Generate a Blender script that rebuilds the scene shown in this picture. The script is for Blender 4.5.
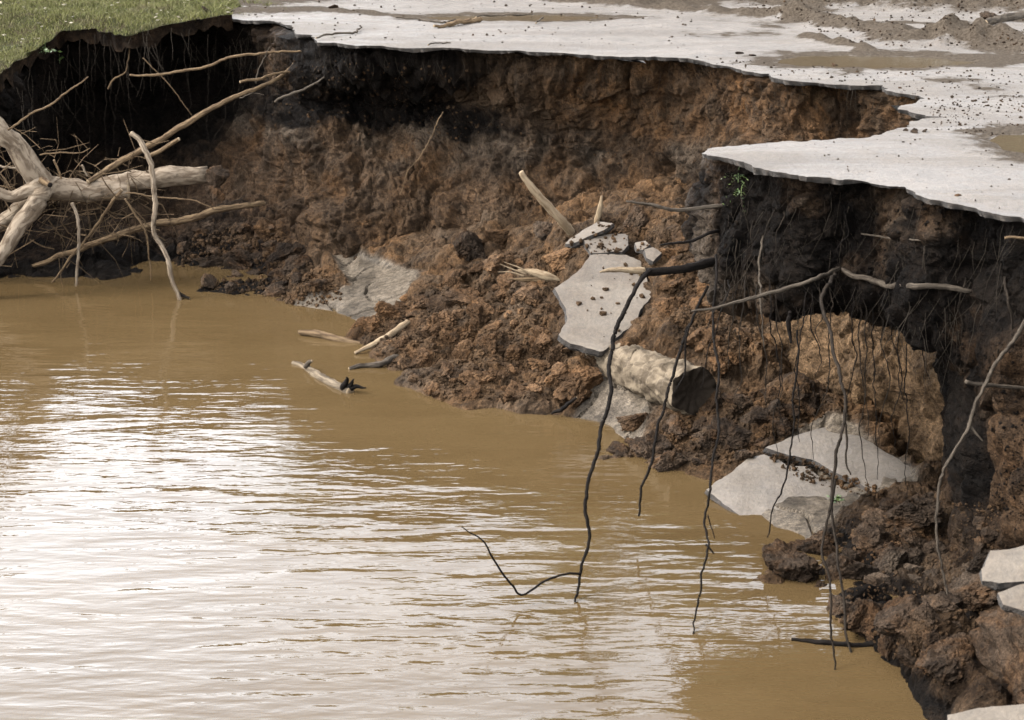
import bpy, bmesh, math, random
import numpy as np
from mathutils import Vector, Matrix, geometry

random.seed(7); RNG = np.random.default_rng(11)
for o in list(bpy.data.objects): bpy.data.objects.remove(o)
S = bpy.context.scene
COL = S.collection

# ------------------------------------------------------------------ camera
CAMH, PITCH, LENS = 3.5, math.radians(17.1), 60.0
FPX = LENS / 36.0 * 1024
cd = bpy.data.cameras.new("camera"); cam = bpy.data.objects.new("camera", cd); COL.objects.link(cam)
cam.location = (0, 0, CAMH); cam.rotation_euler = (math.pi / 2 - PITCH, 0, 0)
cd.lens = LENS; cd.sensor_width = 36; cd.clip_end = 2000; cd.clip_start = 0.1
cd.dof.use_dof = True; cd.dof.focus_distance = 10.6; cd.dof.aperture_fstop = 5.6
S.camera = cam

# ------------------------------------------------------------------ sky, sun, exposure (overcast)
SUN_EL, SUN_AZ = math.radians(46), math.radians(-96)       # azimuth from +Y towards +X
W = bpy.data.worlds.new("World"); S.world = W; W.use_nodes = True
nt = W.node_tree; nt.nodes.clear()
sky = nt.nodes.new("ShaderNodeTexSky"); sky.sky_type = 'NISHITA'; sky.sun_disc = False
sky.sun_elevation = SUN_EL; sky.sun_rotation = SUN_AZ
sky.air_density = 1.2; sky.dust_density = 1.0; sky.ozone_density = 1.0
hs = nt.nodes.new("ShaderNodeHueSaturation"); hs.inputs["Saturation"].default_value = 0.2
bg = nt.nodes.new("ShaderNodeBackground"); bg.inputs["Strength"].default_value = 0.15
wo = nt.nodes.new("ShaderNodeOutputWorld")
nt.links.new(sky.outputs[0], hs.inputs["Color"]); nt.links.new(hs.outputs[0], bg.inputs[0]); nt.links.new(bg.outputs[0], wo.inputs[0])
ld = bpy.data.lights.new("sun", 'SUN'); ld.energy = .7; ld.angle = math.radians(18); ld.color = (1, .96, .9)
sun = bpy.data.objects.new("sun", ld); COL.objects.link(sun)
sd = Vector((math.sin(SUN_AZ) * math.cos(SUN_EL), math.cos(SUN_AZ) * math.cos(SUN_EL), math.sin(SUN_EL)))
sun.rotation_euler = sd.to_track_quat('Z', 'Y').to_euler(); sun.location = (0, 0, 30)
S.view_settings.view_transform = 'Standard'; S.view_settings.look = 'None'
S.view_settings.gamma = 1; S.view_settings.use_curve_mapping = False
S.view_settings.exposure = 3.4

# ------------------------------------------------------------------ pixel helpers (a pixel gives a direction only)
CP, SP = math.cos(PITCH), math.sin(PITCH)
def ray(px, py):
    u = (px - 512) / FPX; v = (360 - py) / FPX
    return Vector((u, CP + v * SP, -SP + v * CP))
def G(px, py, z):
    d = ray(px, py); return Vector((0, 0, CAMH)) + d * ((z - CAMH) / d.z)
def P(px, py, Y):
    d = ray(px, py); return Vector((0, 0, CAMH)) + d * (Y / d.y)
def pix(p):
    d = Vector(p) - Vector((0, 0, CAMH)); f = d.y * CP - d.z * SP; up = d.y * SP + d.z * CP
    return 512 + FPX * d.x / f, 360 - FPX * up / f

# ------------------------------------------------------------------ numpy noise
def _h(ix, iy, iz, s):
    with np.errstate(over='ignore'):
        h = ix.astype(np.uint32) * np.uint32(374761393) + iy.astype(np.uint32) * np.uint32(668265263) + iz.astype(np.uint32) * np.uint32(2147483647) + np.uint32((s * 2654435761 + 977) & 0xffffffff)
        h = (h ^ (h >> np.uint32(13))) * np.uint32(1274126177); h = (h ^ (h >> np.uint32(16))) * np.uint32(2246822519)
        return h ^ (h >> np.uint32(15))
def perlin(p, s=0):
    p = np.asarray(p, float); i = np.floor(p).astype(np.int64); f = p - i
    w = f * f * f * (f * (f * 6 - 15) + 10); out = np.zeros(len(p))
    for a in (0, 1):
        for b in (0, 1):
            for c in (0, 1):
                h = _h(i[:, 0] + a, i[:, 1] + b, i[:, 2] + c, s)
                g = ((h & 1023) / 511.5 - 1) * (f[:, 0] - a) + (((h >> 10) & 1023) / 511.5 - 1) * (f[:, 1] - b) + (((h >> 20) & 1023) / 511.5 - 1) * (f[:, 2] - c)
                out += g * (w[:, 0] if a else 1 - w[:, 0]) * (w[:, 1] if b else 1 - w[:, 1]) * (w[:, 2] if c else 1 - w[:, 2])
    return out * 1.2
def fbm(p, o=4, s=0, gain=.5):
    t = 0; a = 1.0; p = np.asarray(p, float)
    for k in range(o): t = t + a * perlin(p, s + k); p = p * 2.03 + 7.1; a *= gain
    return t
def ridged(p, o=3, s=0):
    t = 0; a = 1.0; p = np.asarray(p, float)
    for k in range(o): t = t + a * (1 - 2.2 * np.abs(perlin(p, s + k))); p = p * 2.07 + 3.3; a *= .5
    return t
def worley(p, s=0):
    p = np.asarray(p, float); i = np.floor(p).astype(np.int64); f = p - i
    f1 = np.full(len(p), 9.); f2 = f1.copy(); cid = np.zeros(len(p))
    for a in (-1, 0, 1):
        for b in (-1, 0, 1):
            for c in (-1, 0, 1):
                h = _h(i[:, 0] + a, i[:, 1] + b, i[:, 2] + c, s)
                d = (a + (h & 1023) / 1023. - f[:, 0]) ** 2 + (b + ((h >> 10) & 1023) / 1023. - f[:, 1]) ** 2 + (c + ((h >> 20) & 1023) / 1023. - f[:, 2]) ** 2
                n = d < f1; f2 = np.where(n, f1, np.minimum(f2, d)); f1 = np.where(n, d, f1)
                cid = np.where(n, ((h >> 5) & 4095) / 4095., cid)
    return np.sqrt(f1), np.sqrt(f2), cid
def sst(x, a, b):
    t = np.clip((np.asarray(x, float) - a) / (b - a), 0, 1); return t * t * (3 - 2 * t)
def blocks(p, s=0):                                           # clumps broken apart by cracks
    f1, f2, c = worley(p, s); e = sst(f2 - f1, 0, .28); return (c - .35) * e - .35 * (1 - e)
def lumps(p, s=0):
    f1, f2, c = worley(p, s); return np.sqrt(np.maximum(0, .72 - f1 * f1)) * (.35 + .65 * c)

# ------------------------------------------------------------------ scene helpers
def tag(o, label=None, cat=None, group=None, kind=None):
    for k, v in (("label", label), ("category", cat), ("group", group), ("kind", kind)):
        if v: o[k] = v
    return o
def link(name, me, mat=None, parent=None):
    o = bpy.data.objects.new(name, me); COL.objects.link(o)
    if mat is not None:
        for m in (mat if isinstance(mat, (list, tuple)) else [mat]):
            if m.name not in [x.name for x in me.materials if x]: me.materials.append(m)
    if parent: o.parent = parent
    return o
def empty(name, loc=(0, 0, 0)):
    o = bpy.data.objects.new(name, None); COL.objects.link(o); o.location = loc; o.empty_display_size = .1
    return o
def mesh(name, V, F, smooth=True, mi=None):
    me = bpy.data.meshes.new(name); V = np.asarray(V, np.float32)
    if isinstance(F, np.ndarray):
        n, k = F.shape
        me.vertices.add(len(V)); me.vertices.foreach_set("co", V.ravel())
        me.loops.add(n * k); me.loops.foreach_set("vertex_index", F.astype(np.int32).ravel())
        me.polygons.add(n); me.polygons.foreach_set("loop_start", np.arange(0, n * k, k, dtype=np.int32))
        me.update(calc_edges=True); me.validate()
    else:
        me.from_pydata([tuple(map(float, v)) for v in V], [], F); me.update()
    me.polygons.foreach_set("use_smooth", np.full(len(me.polygons), smooth))
    if mi is not None and len(mi) == len(me.polygons): me.polygons.foreach_set("material_index", np.asarray(mi, np.int32))
    return me
def gridfaces(nu, nv, flip=False):
    i = np.arange(nu * nv).reshape(nu, nv)
    q = np.stack([i[:-1, :-1], i[1:, :-1], i[1:, 1:], i[:-1, 1:]], -1).reshape(-1, 4)
    return q[:, ::-1].copy() if flip else q
def catmull(pts, par, q):                                     # pts (n, ...), finite-difference tangents
    pts = np.asarray(pts, float); par = np.asarray(par, float); n = len(par); m = np.zeros_like(pts)
    for k in range(n):
        a, b = max(0, k - 1), min(n - 1, k + 1); m[k] = (pts[b] - pts[a]) / max(par[b] - par[a], 1e-6)
    k = np.clip(np.searchsorted(par, q, side='right') - 1, 0, n - 2)
    h = (par[k + 1] - par[k]); t = (q - par[k]) / h
    sh = (-1,) + (1,) * (pts.ndim - 1); t = t.reshape(sh); h = h.reshape(sh)
    return (2*t**3-3*t**2+1)*pts[k] + (t**3-2*t**2+t)*h*m[k] + (-2*t**3+3*t**2)*pts[k+1] + (t**3-t**2)*h*m[k+1]
def loft(stations, res_u, res_v):
    C = np.array([[tuple(p) for p in st] for st in stations], float)
    du = np.linalg.norm(np.diff(C, axis=0), axis=2).mean(1); pu = np.r_[0, np.cumsum(du)]
    dv = np.linalg.norm(np.diff(C, axis=1), axis=2).mean(0); pv = np.r_[0, np.cumsum(dv)]
    nu, nv = int(pu[-1] / res_u), int(pv[-1] / res_v)
    A = catmull(C, pu, np.linspace(0, pu[-1], nu))
    A = np.swapaxes(catmull(np.swapaxes(A, 0, 1), pv, np.linspace(0, pv[-1], nv)), 0, 1)
    return A
def gnormals(A, sign=1):
    n = np.cross(np.gradient(A, axis=0), np.gradient(A, axis=1)); n /= np.linalg.norm(n, axis=2, keepdims=True) + 1e-9
    return n * sign
def soilattr(me, r, g, b, a=0.):
    at_ = me.attributes.new("soil", 'FLOAT_COLOR', 'POINT'); n = len(me.vertices)
    at_.data.foreach_set("color", np.stack([np.broadcast_to(r, n), np.broadcast_to(g, n), np.broadcast_to(b, n), np.broadcast_to(a, n)], 1).astype(np.float32).ravel())

# ------------------------------------------------------------------ materials
class M:
    def __init__(s, name):
        s.m = bpy.data.materials.new(name); s.m.use_nodes = True; s.t = s.m.node_tree
        s.b = s.t.nodes["Principled BSDF"]; s.out = s.t.nodes["Material Output"]
    def n(s, typ, **kw):
        x = s.t.nodes.new("ShaderNode" + typ)
        for k, v in kw.items():
            if k in x.inputs.keys(): x.inputs[k].default_value = v
            else: setattr(x, k, v)
        return x
    def l(s, a, b): s.t.links.new(a, b)
    def coord(s, kind="Position", scale=(1, 1, 1)):
        src = s.n("NewGeometry").outputs["Position"] if kind == "Position" else s.n("TexCoord").outputs[kind]
        mp = s.n("Mapping"); mp.inputs["Scale"].default_value = scale; s.l(src, mp.inputs[0]); return mp.outputs[0]
    def noise(s, co, scale, detail=5, rough=.55, dist=0.):
        x = s.n("TexNoise"); x.inputs["Scale"].default_value = scale; x.inputs["Detail"].default_value = detail
        x.inputs["Roughness"].default_value = rough; x.inputs["Distortion"].default_value = dist; s.l(co, x.inputs["Vector"]); return x.outputs["Fac"]
    def ramp(s, f, a, b, va=0., vb=1.):
        x = s.n("MapRange"); x.interpolation_type = 'SMOOTHSTEP'
        x.inputs[1].default_value = a; x.inputs[2].default_value = b; x.inputs[3].default_value = va; x.inputs[4].default_value = vb
        s.l(f, x.inputs[0]); return x.outputs[0]
    def math(s, op, a, b=None):
        x = s.n("Math"); x.operation = op
        for k, v in ((0, a), (1, b)):
            if v is None: continue
            if isinstance(v, (int, float)): x.inputs[k].default_value = v
            else: s.l(v, x.inputs[k])
        return x.outputs[0]
    def mix(s, f, a, b, mode='MIX'):
        x = s.n("Mix"); x.data_type = 'RGBA'; x.blend_type = mode
        for k, v in ((0, f), (6, a), (7, b)):
            if isinstance(v, (int, float)): x.inputs[k].default_value = v
            elif isinstance(v, tuple): x.inputs[k].default_value = (*v, 1)[:4]
            else: s.l(v, x.inputs[k])
        return x.outputs[2]
    def bump(s, h, strength, dist, prev=None):
        x = s.n("Bump"); x.inputs["Strength"].default_value = strength; x.inputs["Distance"].default_value = dist
        s.l(h, x.inputs["Height"])
        if prev is not None: s.l(prev, x.inputs["Normal"])
        return x.outputs[0]
    def done(s, col=None, rough=None, normal=None, spec=.4):
        for k, v in (("Base Color", col), ("Roughness", rough), ("Normal", normal)):
            if v is None: continue
            if isinstance(v, (int, float)): s.b.inputs[k].default_value = v
            elif isinstance(v, tuple): s.b.inputs[k].default_value = (*v, 1)
            else: s.l(v, s.b.inputs[k])
        s.b.inputs["Specular IOR Level"].default_value = spec
        return s.m

BROWN, OCHRE, GREY, HUMUS = (.021, .0122, .0064), (.047, .0228, .009), (.033, .025, .018), (.0032, .0022, .0015); SAND_LIT = (.062, .0385, .0205); SILT = (.047, .0375, .0275)
def soil_material(name, kind="Position", use_attr=True, base=BROWN, seed=0., objvar=False):
    m = M(name); co = m.coord(kind)
    n1 = m.noise(co, 1.7, 6, .6, .4); n2 = m.noise(co, 5.5, 7, .65, .3); n3 = m.noise(co, 31, 5, .7); n4 = m.noise(co, 110, 3, .6)
    if use_attr:
        at = m.n("Attribute"); at.attribute_name = "soil"; sp = m.n("SeparateColor"); m.l(at.outputs["Color"], sp.inputs[0])
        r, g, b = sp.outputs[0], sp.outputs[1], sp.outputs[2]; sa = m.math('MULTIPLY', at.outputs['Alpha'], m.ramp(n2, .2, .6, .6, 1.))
        fo = m.math('MULTIPLY', g, m.ramp(n2, .38, .62)); fg = m.math('MULTIPLY', b, m.ramp(n1, .35, .6))
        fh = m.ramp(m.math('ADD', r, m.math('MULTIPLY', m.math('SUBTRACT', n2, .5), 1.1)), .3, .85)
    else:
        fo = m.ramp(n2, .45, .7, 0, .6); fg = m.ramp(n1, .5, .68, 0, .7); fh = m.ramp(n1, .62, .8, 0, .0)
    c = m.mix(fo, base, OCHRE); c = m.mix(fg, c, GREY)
    if use_attr: c = m.mix(sa, c, SAND_LIT)
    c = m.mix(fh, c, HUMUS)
    if use_attr:
        a2 = m.n('Attribute'); a2.attribute_name = 'silt'; c = m.mix(a2.outputs['Fac'], c, SILT)
    v = m.math('MULTIPLY', m.ramp(n3, .3, .7, .5, 1.45), m.ramp(n4, .3, .7, .65, 1.35))
    v = m.math('MULTIPLY', v, m.ramp(m.noise(co, 3.1, 6, .68, .6), .36, .62, .5, 1.25))
    if objvar:
        oi = m.n("ObjectInfo"); v = m.math('MULTIPLY', v, m.ramp(oi.outputs["Random"], 0, 1, .65, 1.3))
    cb = m.n("CombineColor"); m.l(v, cb.inputs[0]); m.l(v, cb.inputs[1]); m.l(v, cb.inputs[2])
    c = m.mix(1., c, cb.outputs[0], 'MULTIPLY')
    nb = m.bump(n3, 1., .026); nb0 = nb; nb = m.bump(n4, .9, .009, nb)
    if use_attr:
        sm = m.ramp(a2.outputs['Fac'], 0, 1, 1., .12)
        for lk in list(m.t.nodes):
            if lk.bl_idname == 'ShaderNodeBump': m.l(sm, lk.inputs['Strength'])
    ro = m.ramp(n2, .3, .7, .62, .95)
    if use_attr: ro = m.math('SUBTRACT', ro, m.math('MULTIPLY', a2.outputs['Fac'], .35))
    return m.done(c, ro, nb, .04)
SOIL = soil_material("soil")
CLOD = soil_material("clod_soil", "Position", False, (.054, .0305, .0155), objvar=True)
DARKCLOD = soil_material("dark_clod_soil", "Position", False, (.025, .0168, .011), objvar=True)

def asphalt_material(name, col, mud, wet=.5, kind="Position"):
    m = M(name); co = m.coord(kind); cs = m.coord(kind, (1, 2.6, 1))
    n1 = m.noise(cs, .55, 6, .6, .6); n2 = m.noise(co, 4.5, 6, .65, .3); n3 = m.noise(co, 45, 4, .7); n4 = m.noise(co, 160, 2, .5)
    f = m.ramp(m.math('ADD', m.math('MULTIPLY', n1, .7), m.math('MULTIPLY', n2, .3)), .42, .62)
    c = m.mix(f, col, mud)
    sp = m.ramp(m.noise(co, 17, 5, .75), .62, .72, 0, .55); c = m.mix(sp, c, tuple(x * .45 for x in mud))
    v = m.math('MULTIPLY', m.ramp(n3, .3, .7, .8, 1.2), m.ramp(n2, .3, .7, .82, 1.15))
    cb = m.n("CombineColor"); m.l(v, cb.inputs[0]); m.l(v, cb.inputs[1]); m.l(v, cb.inputs[2])
    c = m.mix(1., c, cb.outputs[0], 'MULTIPLY')
    nb = m.bump(n3, .5, .008); nb = m.bump(n4, .4, .003, nb); nb = m.bump(n2, .35, .03, nb)
    return m.done(c, m.ramp(m.math('ADD', m.math('MULTIPLY', n1, .6), m.math('MULTIPLY', n2, .4)), .4, .6, .8 - wet, .85), nb, .5)
def road_material():
    mt = asphalt_material('wet_asphalt', (.07, .0575, .0455), (.046, .0355, .026), .36); t = mt.node_tree; m = M.__new__(M); m.m = mt; m.t = t; m.b = t.nodes['Principled BSDF']
    at = m.n('Attribute'); at.attribute_name = 'mud'; co = m.coord(); n = m.noise(co, 7, 6, .7); n2 = m.noise(co, 40, 4, .7)
    f = m.ramp(m.math('ADD', at.outputs['Fac'], m.math('MULTIPLY', m.math('SUBTRACT', n, .5), 1.2)), .12, .42, 0, .95)
    old = m.b.inputs['Base Color'].links[0].from_socket; m.l(m.mix(f, old, m.mix(m.ramp(n2, .3, .7), (.017, .0125, .0085), (.044, .0345, .0255))), m.b.inputs['Base Color'])
    oldr = m.b.inputs['Roughness'].links[0].from_socket; m.l(m.math('MAXIMUM', oldr, m.math('MULTIPLY', f, 1.0)), m.b.inputs['Roughness'])
    m.l(m.math('MULTIPLY', m.math('SUBTRACT', 1.03, f), .5), m.b.inputs['Specular IOR Level'])
    oldn = m.b.inputs['Normal'].links[0].from_socket; m.l(m.bump(n2, .8, .02, oldn), m.b.inputs['Normal'])
    return mt
ROADM = road_material()
SLABM = asphalt_material("slab_asphalt", (.073, .057, .04), (.04, .029, .019), .1)
SILTM = asphalt_material("wet_silt", (.069, .055, .041), (.042, .032, .022), .25)
m = M("asphalt_edge"); co = m.coord(); n = m.noise(co, 40, 4, .7)
EDGEM = m.done(m.mix(m.ramp(n, .35, .65), (.0065, .0048, .0033), (.021, .0152, .0105)), .9, m.bump(n, .9, .015))

def wood_material(name, a, b, dark):
    m = M(name); co = m.coord("Object"); cs = m.coord("UV", (1, 1, 1))
    n1 = m.noise(m.coord("UV", (7, 9, 1)), 1, 6, .6, .4); n2 = m.noise(co, 9, 5, .6); n3 = m.noise(co, 60, 4, .6)
    c = m.mix(m.ramp(n1, .4, .6), a, b); c = m.mix(m.ramp(n2, .55, .75, 0, .85), c, dark)
    nb = m.bump(n1, .9, .008); nb = m.bump(n3, .8, .005, nb); nb = m.bump(n2, .6, .02, nb)
    return m.done(c, .85, nb, .06)
PALEWOOD = wood_material("pale_driftwood", (.128, .1, .072), (.058, .042, .028), (.018, .013, .0085))
TANWOOD = wood_material("tan_wood", (.08, .054, .03), (.032, .02, .0112), (.012, .0085, .0055))
GREYBARK = wood_material("grey_bark", (.044, .035, .026), (.02, .0155, .0115), (.008, .006, .0045))
DARKBARK = wood_material("dark_bark", (.0055, .004, .003), (.0032, .0024, .0019), (.002, .0016, .0013))
ROOTM = wood_material("root_bark", (.014, .0102, .007), (.007, .0052, .0038), (.0035, .0027, .002))
FRESHWOOD = wood_material("split_wood", (.14, .105, .067), (.095, .066, .04), (.045, .03, .018))
BIRCHM = wood_material("pale_bark", (.09, .07, .048), (.036, .027, .018), (.0075, .006, .0045))

m = M("grass_blade"); oi = m.coord("Position"); n = m.noise(oi, 3, 5, .7); n2 = m.noise(oi, 55, 3, .6)
n5 = m.noise(oi, 1.1, 5, .7, .5)
GRASSM = m.done(m.mix(m.ramp(n5, .52, .66, 0, .8), m.mix(m.ramp(n2, .35, .65), m.mix(m.ramp(n, .35, .65), (.03, .038, .006), (.065, .066, .016)), (.066, .058, .028)), (.05, .04, .022)), .75, spec=.08)
m = M("turf_soil"); co = m.coord(); n = m.noise(co, 4, 6, .7); n3 = m.noise(co, 40, 4, .7)
TURFM = m.done(m.mix(m.ramp(n, .4, .6), (.016, .017, .006), (.02, .015, .008)), .95, m.bump(n3, .9, .02), .04)
m = M("green_leaf"); n = m.noise(m.coord(), 30, 3)
LEAFM = m.done(m.mix(m.ramp(n, .4, .6), (.03, .052, .012), (.05, .065, .018)), .5)
m = M("litter_leaf"); n = m.noise(m.coord(), 14, 3, .8)
LITTERM = m.done(m.mix(m.ramp(n, .42, .58), (.15, .13, .09), (.06, .045, .026)), .7)

# muddy water: opaque with suspended silt, clear surface reflection
m = M("muddy_water"); g = m.n("NewGeometry"); pos = g.outputs["Position"]
def wn(scale, sx, sy, det, dist=0.):
    mp = m.n("Mapping"); mp.inputs["Scale"].default_value = (sx, sy, 1); mp.inputs["Rotation"].default_value = (0, 0, math.radians(-3)); m.l(pos, mp.inputs[0]); return m.noise(mp.outputs[0], scale, det, .5, dist)
w1 = wn(1.0, 1.5, 5.6, 2, .25); w2 = wn(1.0, 4.4, 15, 2, .3); w3 = wn(1.0, 18, 44, 2); gust = wn(.35, 1, 1.6, 2)
h = m.math('ADD', m.math('MULTIPLY', w1, 1.0), m.math('MULTIPLY', w2, .33)); h = m.math('ADD', h, m.math('MULTIPLY', w3, .06))
sx = m.n('SeparateXYZ'); m.l(pos, sx.inputs[0])
shel = m.ramp(m.math('ADD', sx.outputs[1], m.math('MULTIPLY', sx.outputs[0], .9)), 7.2, 10.2, 1., .34)     # waves die out in the sheltered bay
amp = m.math('MULTIPLY', m.ramp(gust, .3, .7, .6, 1.25), shel)
nb = m.bump(m.math('MULTIPLY', h, amp), 1.0, .0155)
cn = m.noise(m.coord("Position", (1, 1.8, 1)), .8, 4, .6, .5)
WATERM = m.done(m.mix(m.ramp(cn, .35, .65), (.0445, .0286, .0126), (.039, .0248, .0107)), .03, nb, .5); m.b.inputs["IOR"].default_value = 1.35
m = M("puddle_water"); cn = m.noise(m.coord(), 3, 3); PUDDLEM = m.done((.04, .031, .019), .05, m.bump(m.noise(m.coord("Position", (2, 5, 1)), 6, 2), .2, .01), .5); m.b.inputs["IOR"].default_value = 1.33

# ------------------------------------------------------------------ road sheet, broken along the river edge
ROADZ = 1.9
EDGE_PX = [(228, 18), (262, 20), (290, 25), (296, 33), (312, 35), (320, 42), (360, 45), (420, 47), (520, 50), (570, 54), (612, 55), (664, 57), (690, 58), (740, 68), (765, 73), (783, 80), (815, 82), (850, 84), (882, 85), (886, 90), (912, 94), (922, 99), (902, 104), (896, 109), (920, 113), (944, 116), (926, 119), (906, 122), (897, 130), (860, 137), (815, 139), (760, 143), (704, 148), (712, 155), (724, 158), (745, 164), (775, 171), (800, 175), (850, 176), (880, 182), (906, 186), (912, 192), (926, 199), (948, 202), (978, 206), (1000, 214), (1030, 220), (1060, 232)]
def jag(pts, step, amp, seed, z=0, freq=4.):
    out = []
    for a, b in zip(pts[:-1], pts[1:]):
        a = np.array(a); b = np.array(b); n = max(1, int(np.linalg.norm(b - a) / step))
        for k in range(n): out.append(a + (b - a) * k / n)
    out.append(np.array(pts[-1])); out = np.array(out)
    q = np.c_[out * freq, np.full(len(out), z)]
    d = np.c_[fbm(q, 4, seed, .65), fbm(q + 31, 4, seed + 9, .65)] * amp
    # a few brittle steps
    return out + d
edge2 = [tuple(G(x, y, ROADZ).xy) for x, y in EDGE_PX]
near2 = [(2.75, 6.1), (2.7, 5.0), (2.35, 3.6), (1.5, 2.5), (.2, 1.75), (-2, 1.2), (-6, 0), (-20, -4), (-60, -20)]
edge_j = jag([tuple(p) for p in jag(edge2, .06, .05, 3)], .016, .03, 8, freq=9.)
def cdt(outline, interior):
    n = len(outline); pts = [Vector(p) for p in outline] + [Vector(p) for p in interior]
    e = [(k, (k + 1) % n) for k in range(n)]
    r = geometry.delaunay_2d_cdt(pts, e, [], 1, 1e-5)
    return np.array([tuple(v) for v in r[0]]), r[2], np.array(r[1])
def inpoly(P2, poly):
    P2 = np.asarray(P2); x, y = P2[:, 0], P2[:, 1]; c = np.zeros(len(P2), bool); a = np.asarray(poly); b = np.roll(a, -1, 0)
    for (x1, y1), (x2, y2) in zip(a, b):
        if y1 == y2: continue
        c ^= ((y1 > y) != (y2 > y)) & (x < (x2 - x1) * (y - y1) / (y2 - y1) + x1)
    return c
def cdist(P2, C):                                              # distance to a dense boundary
    o = np.empty(len(P2))
    for k in range(0, len(P2), 4000): o[k:k+4000] = np.sqrt(((P2[k:k+4000, None] - C[None]) ** 2).sum(2)).min(1)
    return o
PUDDLES = [((778, 60), (976, 60), .42, .034), ((985, 142), (1090, 142), .42, .03), ((430, 17), (605, 17), .3, .022)]
RIDGES = [((725, 14), (800, 20), .16, .045), ((800, 20), (895, 36), .2, .05), ((900, 41), (965, 44), .26, .06), ((965, 44), (1080, 52), .26, .06), ((780, 3), (900, 6), .35, .05), ((900, 4), (1080, 14), .6, .09), ((560, 2), (705, 12), .14, .035), ((640, 6), (760, 0), .2, .03), ((330, 12), (400, 16), .12, .02), ((238, 12), (300, 10), .3, .02), ((238, 2), (300, -4), .6, .02), ((810, 38), (870, 50), .08, .03), ((920, -10), (1100, 0), 1., .14)]
def road_h(x, y):
    global MUD
    q = np.c_[x, y, np.zeros(len(x))]; MUD = np.zeros(len(x))
    h = .012 * fbm(q * 1.1, 4, 40) + .006 * fbm(q * 9, 3, 41)
    # churned mud ridges and wheel tracks, farther back
    wx = np.c_[x, y] + .14 * np.c_[perlin(q * 1.6, 44), perlin(q * 1.6, 49)]
    lump = .35 + .9 * np.maximum(0, ridged(q * 3.2, 3, 46)) + .8 * lumps(q * 6, 47)
    for pa, pb, wd, hh in RIDGES:
        A, B = np.array(G(*pa, ROADZ).xy), np.array(G(*pb, ROADZ).xy); ab = B - A; tt = np.clip(((wx - A) @ ab) / (ab @ ab), 0, 1)
        ds = np.linalg.norm(wx - A - tt[:, None] * ab, axis=1); g_ = np.exp(-(ds / wd) ** 2); h += hh * g_ * lump; MUD = np.maximum(MUD, g_)
    for (a, b, ry, dp) in PUDDLES:
        A, B = G(*a, ROADZ), G(*b, ROADZ); c = (A + B) / 2; rx = (B - A).length / 2
        r = np.sqrt(((x - c.x) / rx) ** 2 + ((y - c.y) / ry) ** 2) + .35 * perlin(q * 2.1, 48) + .3 * fbm(q * 6, 3, 50)
        f = 1 - sst(r, .55, 1.25); h = h * (1 - .7 * f) - dp * f * 1.0; MUD = np.maximum(MUD, .55 * np.exp(-((r - 1.1) / .35) ** 2))
    return h
outline = [tuple(p) for p in edge_j] + near2 + [(-60, -300), (400, -300), (400, 400), (-400, 400), (-400, 60), (-12, 40), (-6, 24), (-4.4, 17.5), tuple(G(190, 10, ROADZ).xy)]
core = np.array([tuple(p) for p in edge_j])
pts = []
for (n, x0, x1, y0, y1) in ((9000, -4, 5, 7.2, 14), (14000, -4.5, 7, 11, 24), (34000, -.5, 6, 13.4, 18.6), (2500, -10, 20, 1, 45), (500, -50, 80, -40, 120)):
    pts.append(np.c_[RNG.uniform(x0, x1, n), RNG.uniform(y0, y1, n)])
pts = np.concatenate(pts); pts = pts[inpoly(pts, outline)]; pts = pts[cdist(pts, core[::3]) > .035]
V2, F, ED = cdt(outline, pts)
hz = road_h(V2[:, 0], V2[:, 1]); mud = np.clip(MUD + .45 * sst(V2[:, 0], .8, 2.6) * sst(V2[:, 1], 9.6, 11) * sst(fbm(np.c_[V2 * 1.2, V2[:, :1] * 0], 3, 52), .0, .5), 0, 1)
dd = cdist(V2, core[::3]); hz = hz * sst(dd, 0, .25) - .02 * (1 - sst(dd, 0, .3)) * (perlin(np.c_[V2 * 3, V2[:, :1] * 0], 5) + .3)
V3 = np.c_[V2, ROADZ + hz]
# broken slab edge: skirt under the outline
ne = len(edge_j); ids = list(range(ne))
sk = []; Fs = []
base = len(V3)
inw = np.gradient(core, axis=0); inw = np.c_[-inw[:, 1], inw[:, 0]]; inw /= np.linalg.norm(inw, axis=1, keepdims=True) + 1e-9
thick = .026 + .022 * fbm(np.c_[core * 3, core[:, :1] * 0], 3, 60)
for row in (0, 1, 2):
    q = V3[:ne].copy()
    off = np.zeros(ne) if row == 0 else (.006 + .02 * np.abs(fbm(np.c_[core * 14, np.full(ne, row)], 3, 61))) if row == 1 else np.full(ne, .3)
    q[:, :2] += inw * off[:, None]; q[:, 2] -= thick * (0, 1, .85)[row]
    sk.append(q)
V3 = np.concatenate([V3] + sk)
F = [list(f) for f in F]; mi = [0] * len(F)
for row in (0, 1):
    a0 = base + row * ne; b0 = a0 + ne
    for k in range(ne - 1): F.append([a0 + k, b0 + k, b0 + k + 1, a0 + k + 1]); mi.append(1)
me = mesh("road", V3, F, True, mi); me.materials.append(ROADM); me.materials.append(EDGEM)
a_ = me.attributes.new("mud", "FLOAT", "POINT"); a_.data.foreach_set("value", np.r_[mud, np.zeros(len(V3) - len(mud))].astype(np.float32))
road = tag(link("road", me), kind="structure")
for i, (a, b, ry, dp) in enumerate(PUDDLES):
    A, B = G(*a, ROADZ), G(*b, ROADZ); c = (A + B) / 2; rx = (B - A).length / 2 * 1.25; ry *= 1.25
    v = [(c.x, c.y, ROADZ - dp * .5)] + [(c.x + rx * math.cos(t), c.y + ry * math.sin(t), ROADZ - dp * .5) for t in np.linspace(0, 2 * math.pi, 48, endpoint=False)]
    tag(link("puddle", mesh("puddle", v, [[0, k + 1, (k + 1) % 48 + 1] for k in range(48)], False), PUDDLEM), kind="structure")

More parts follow.
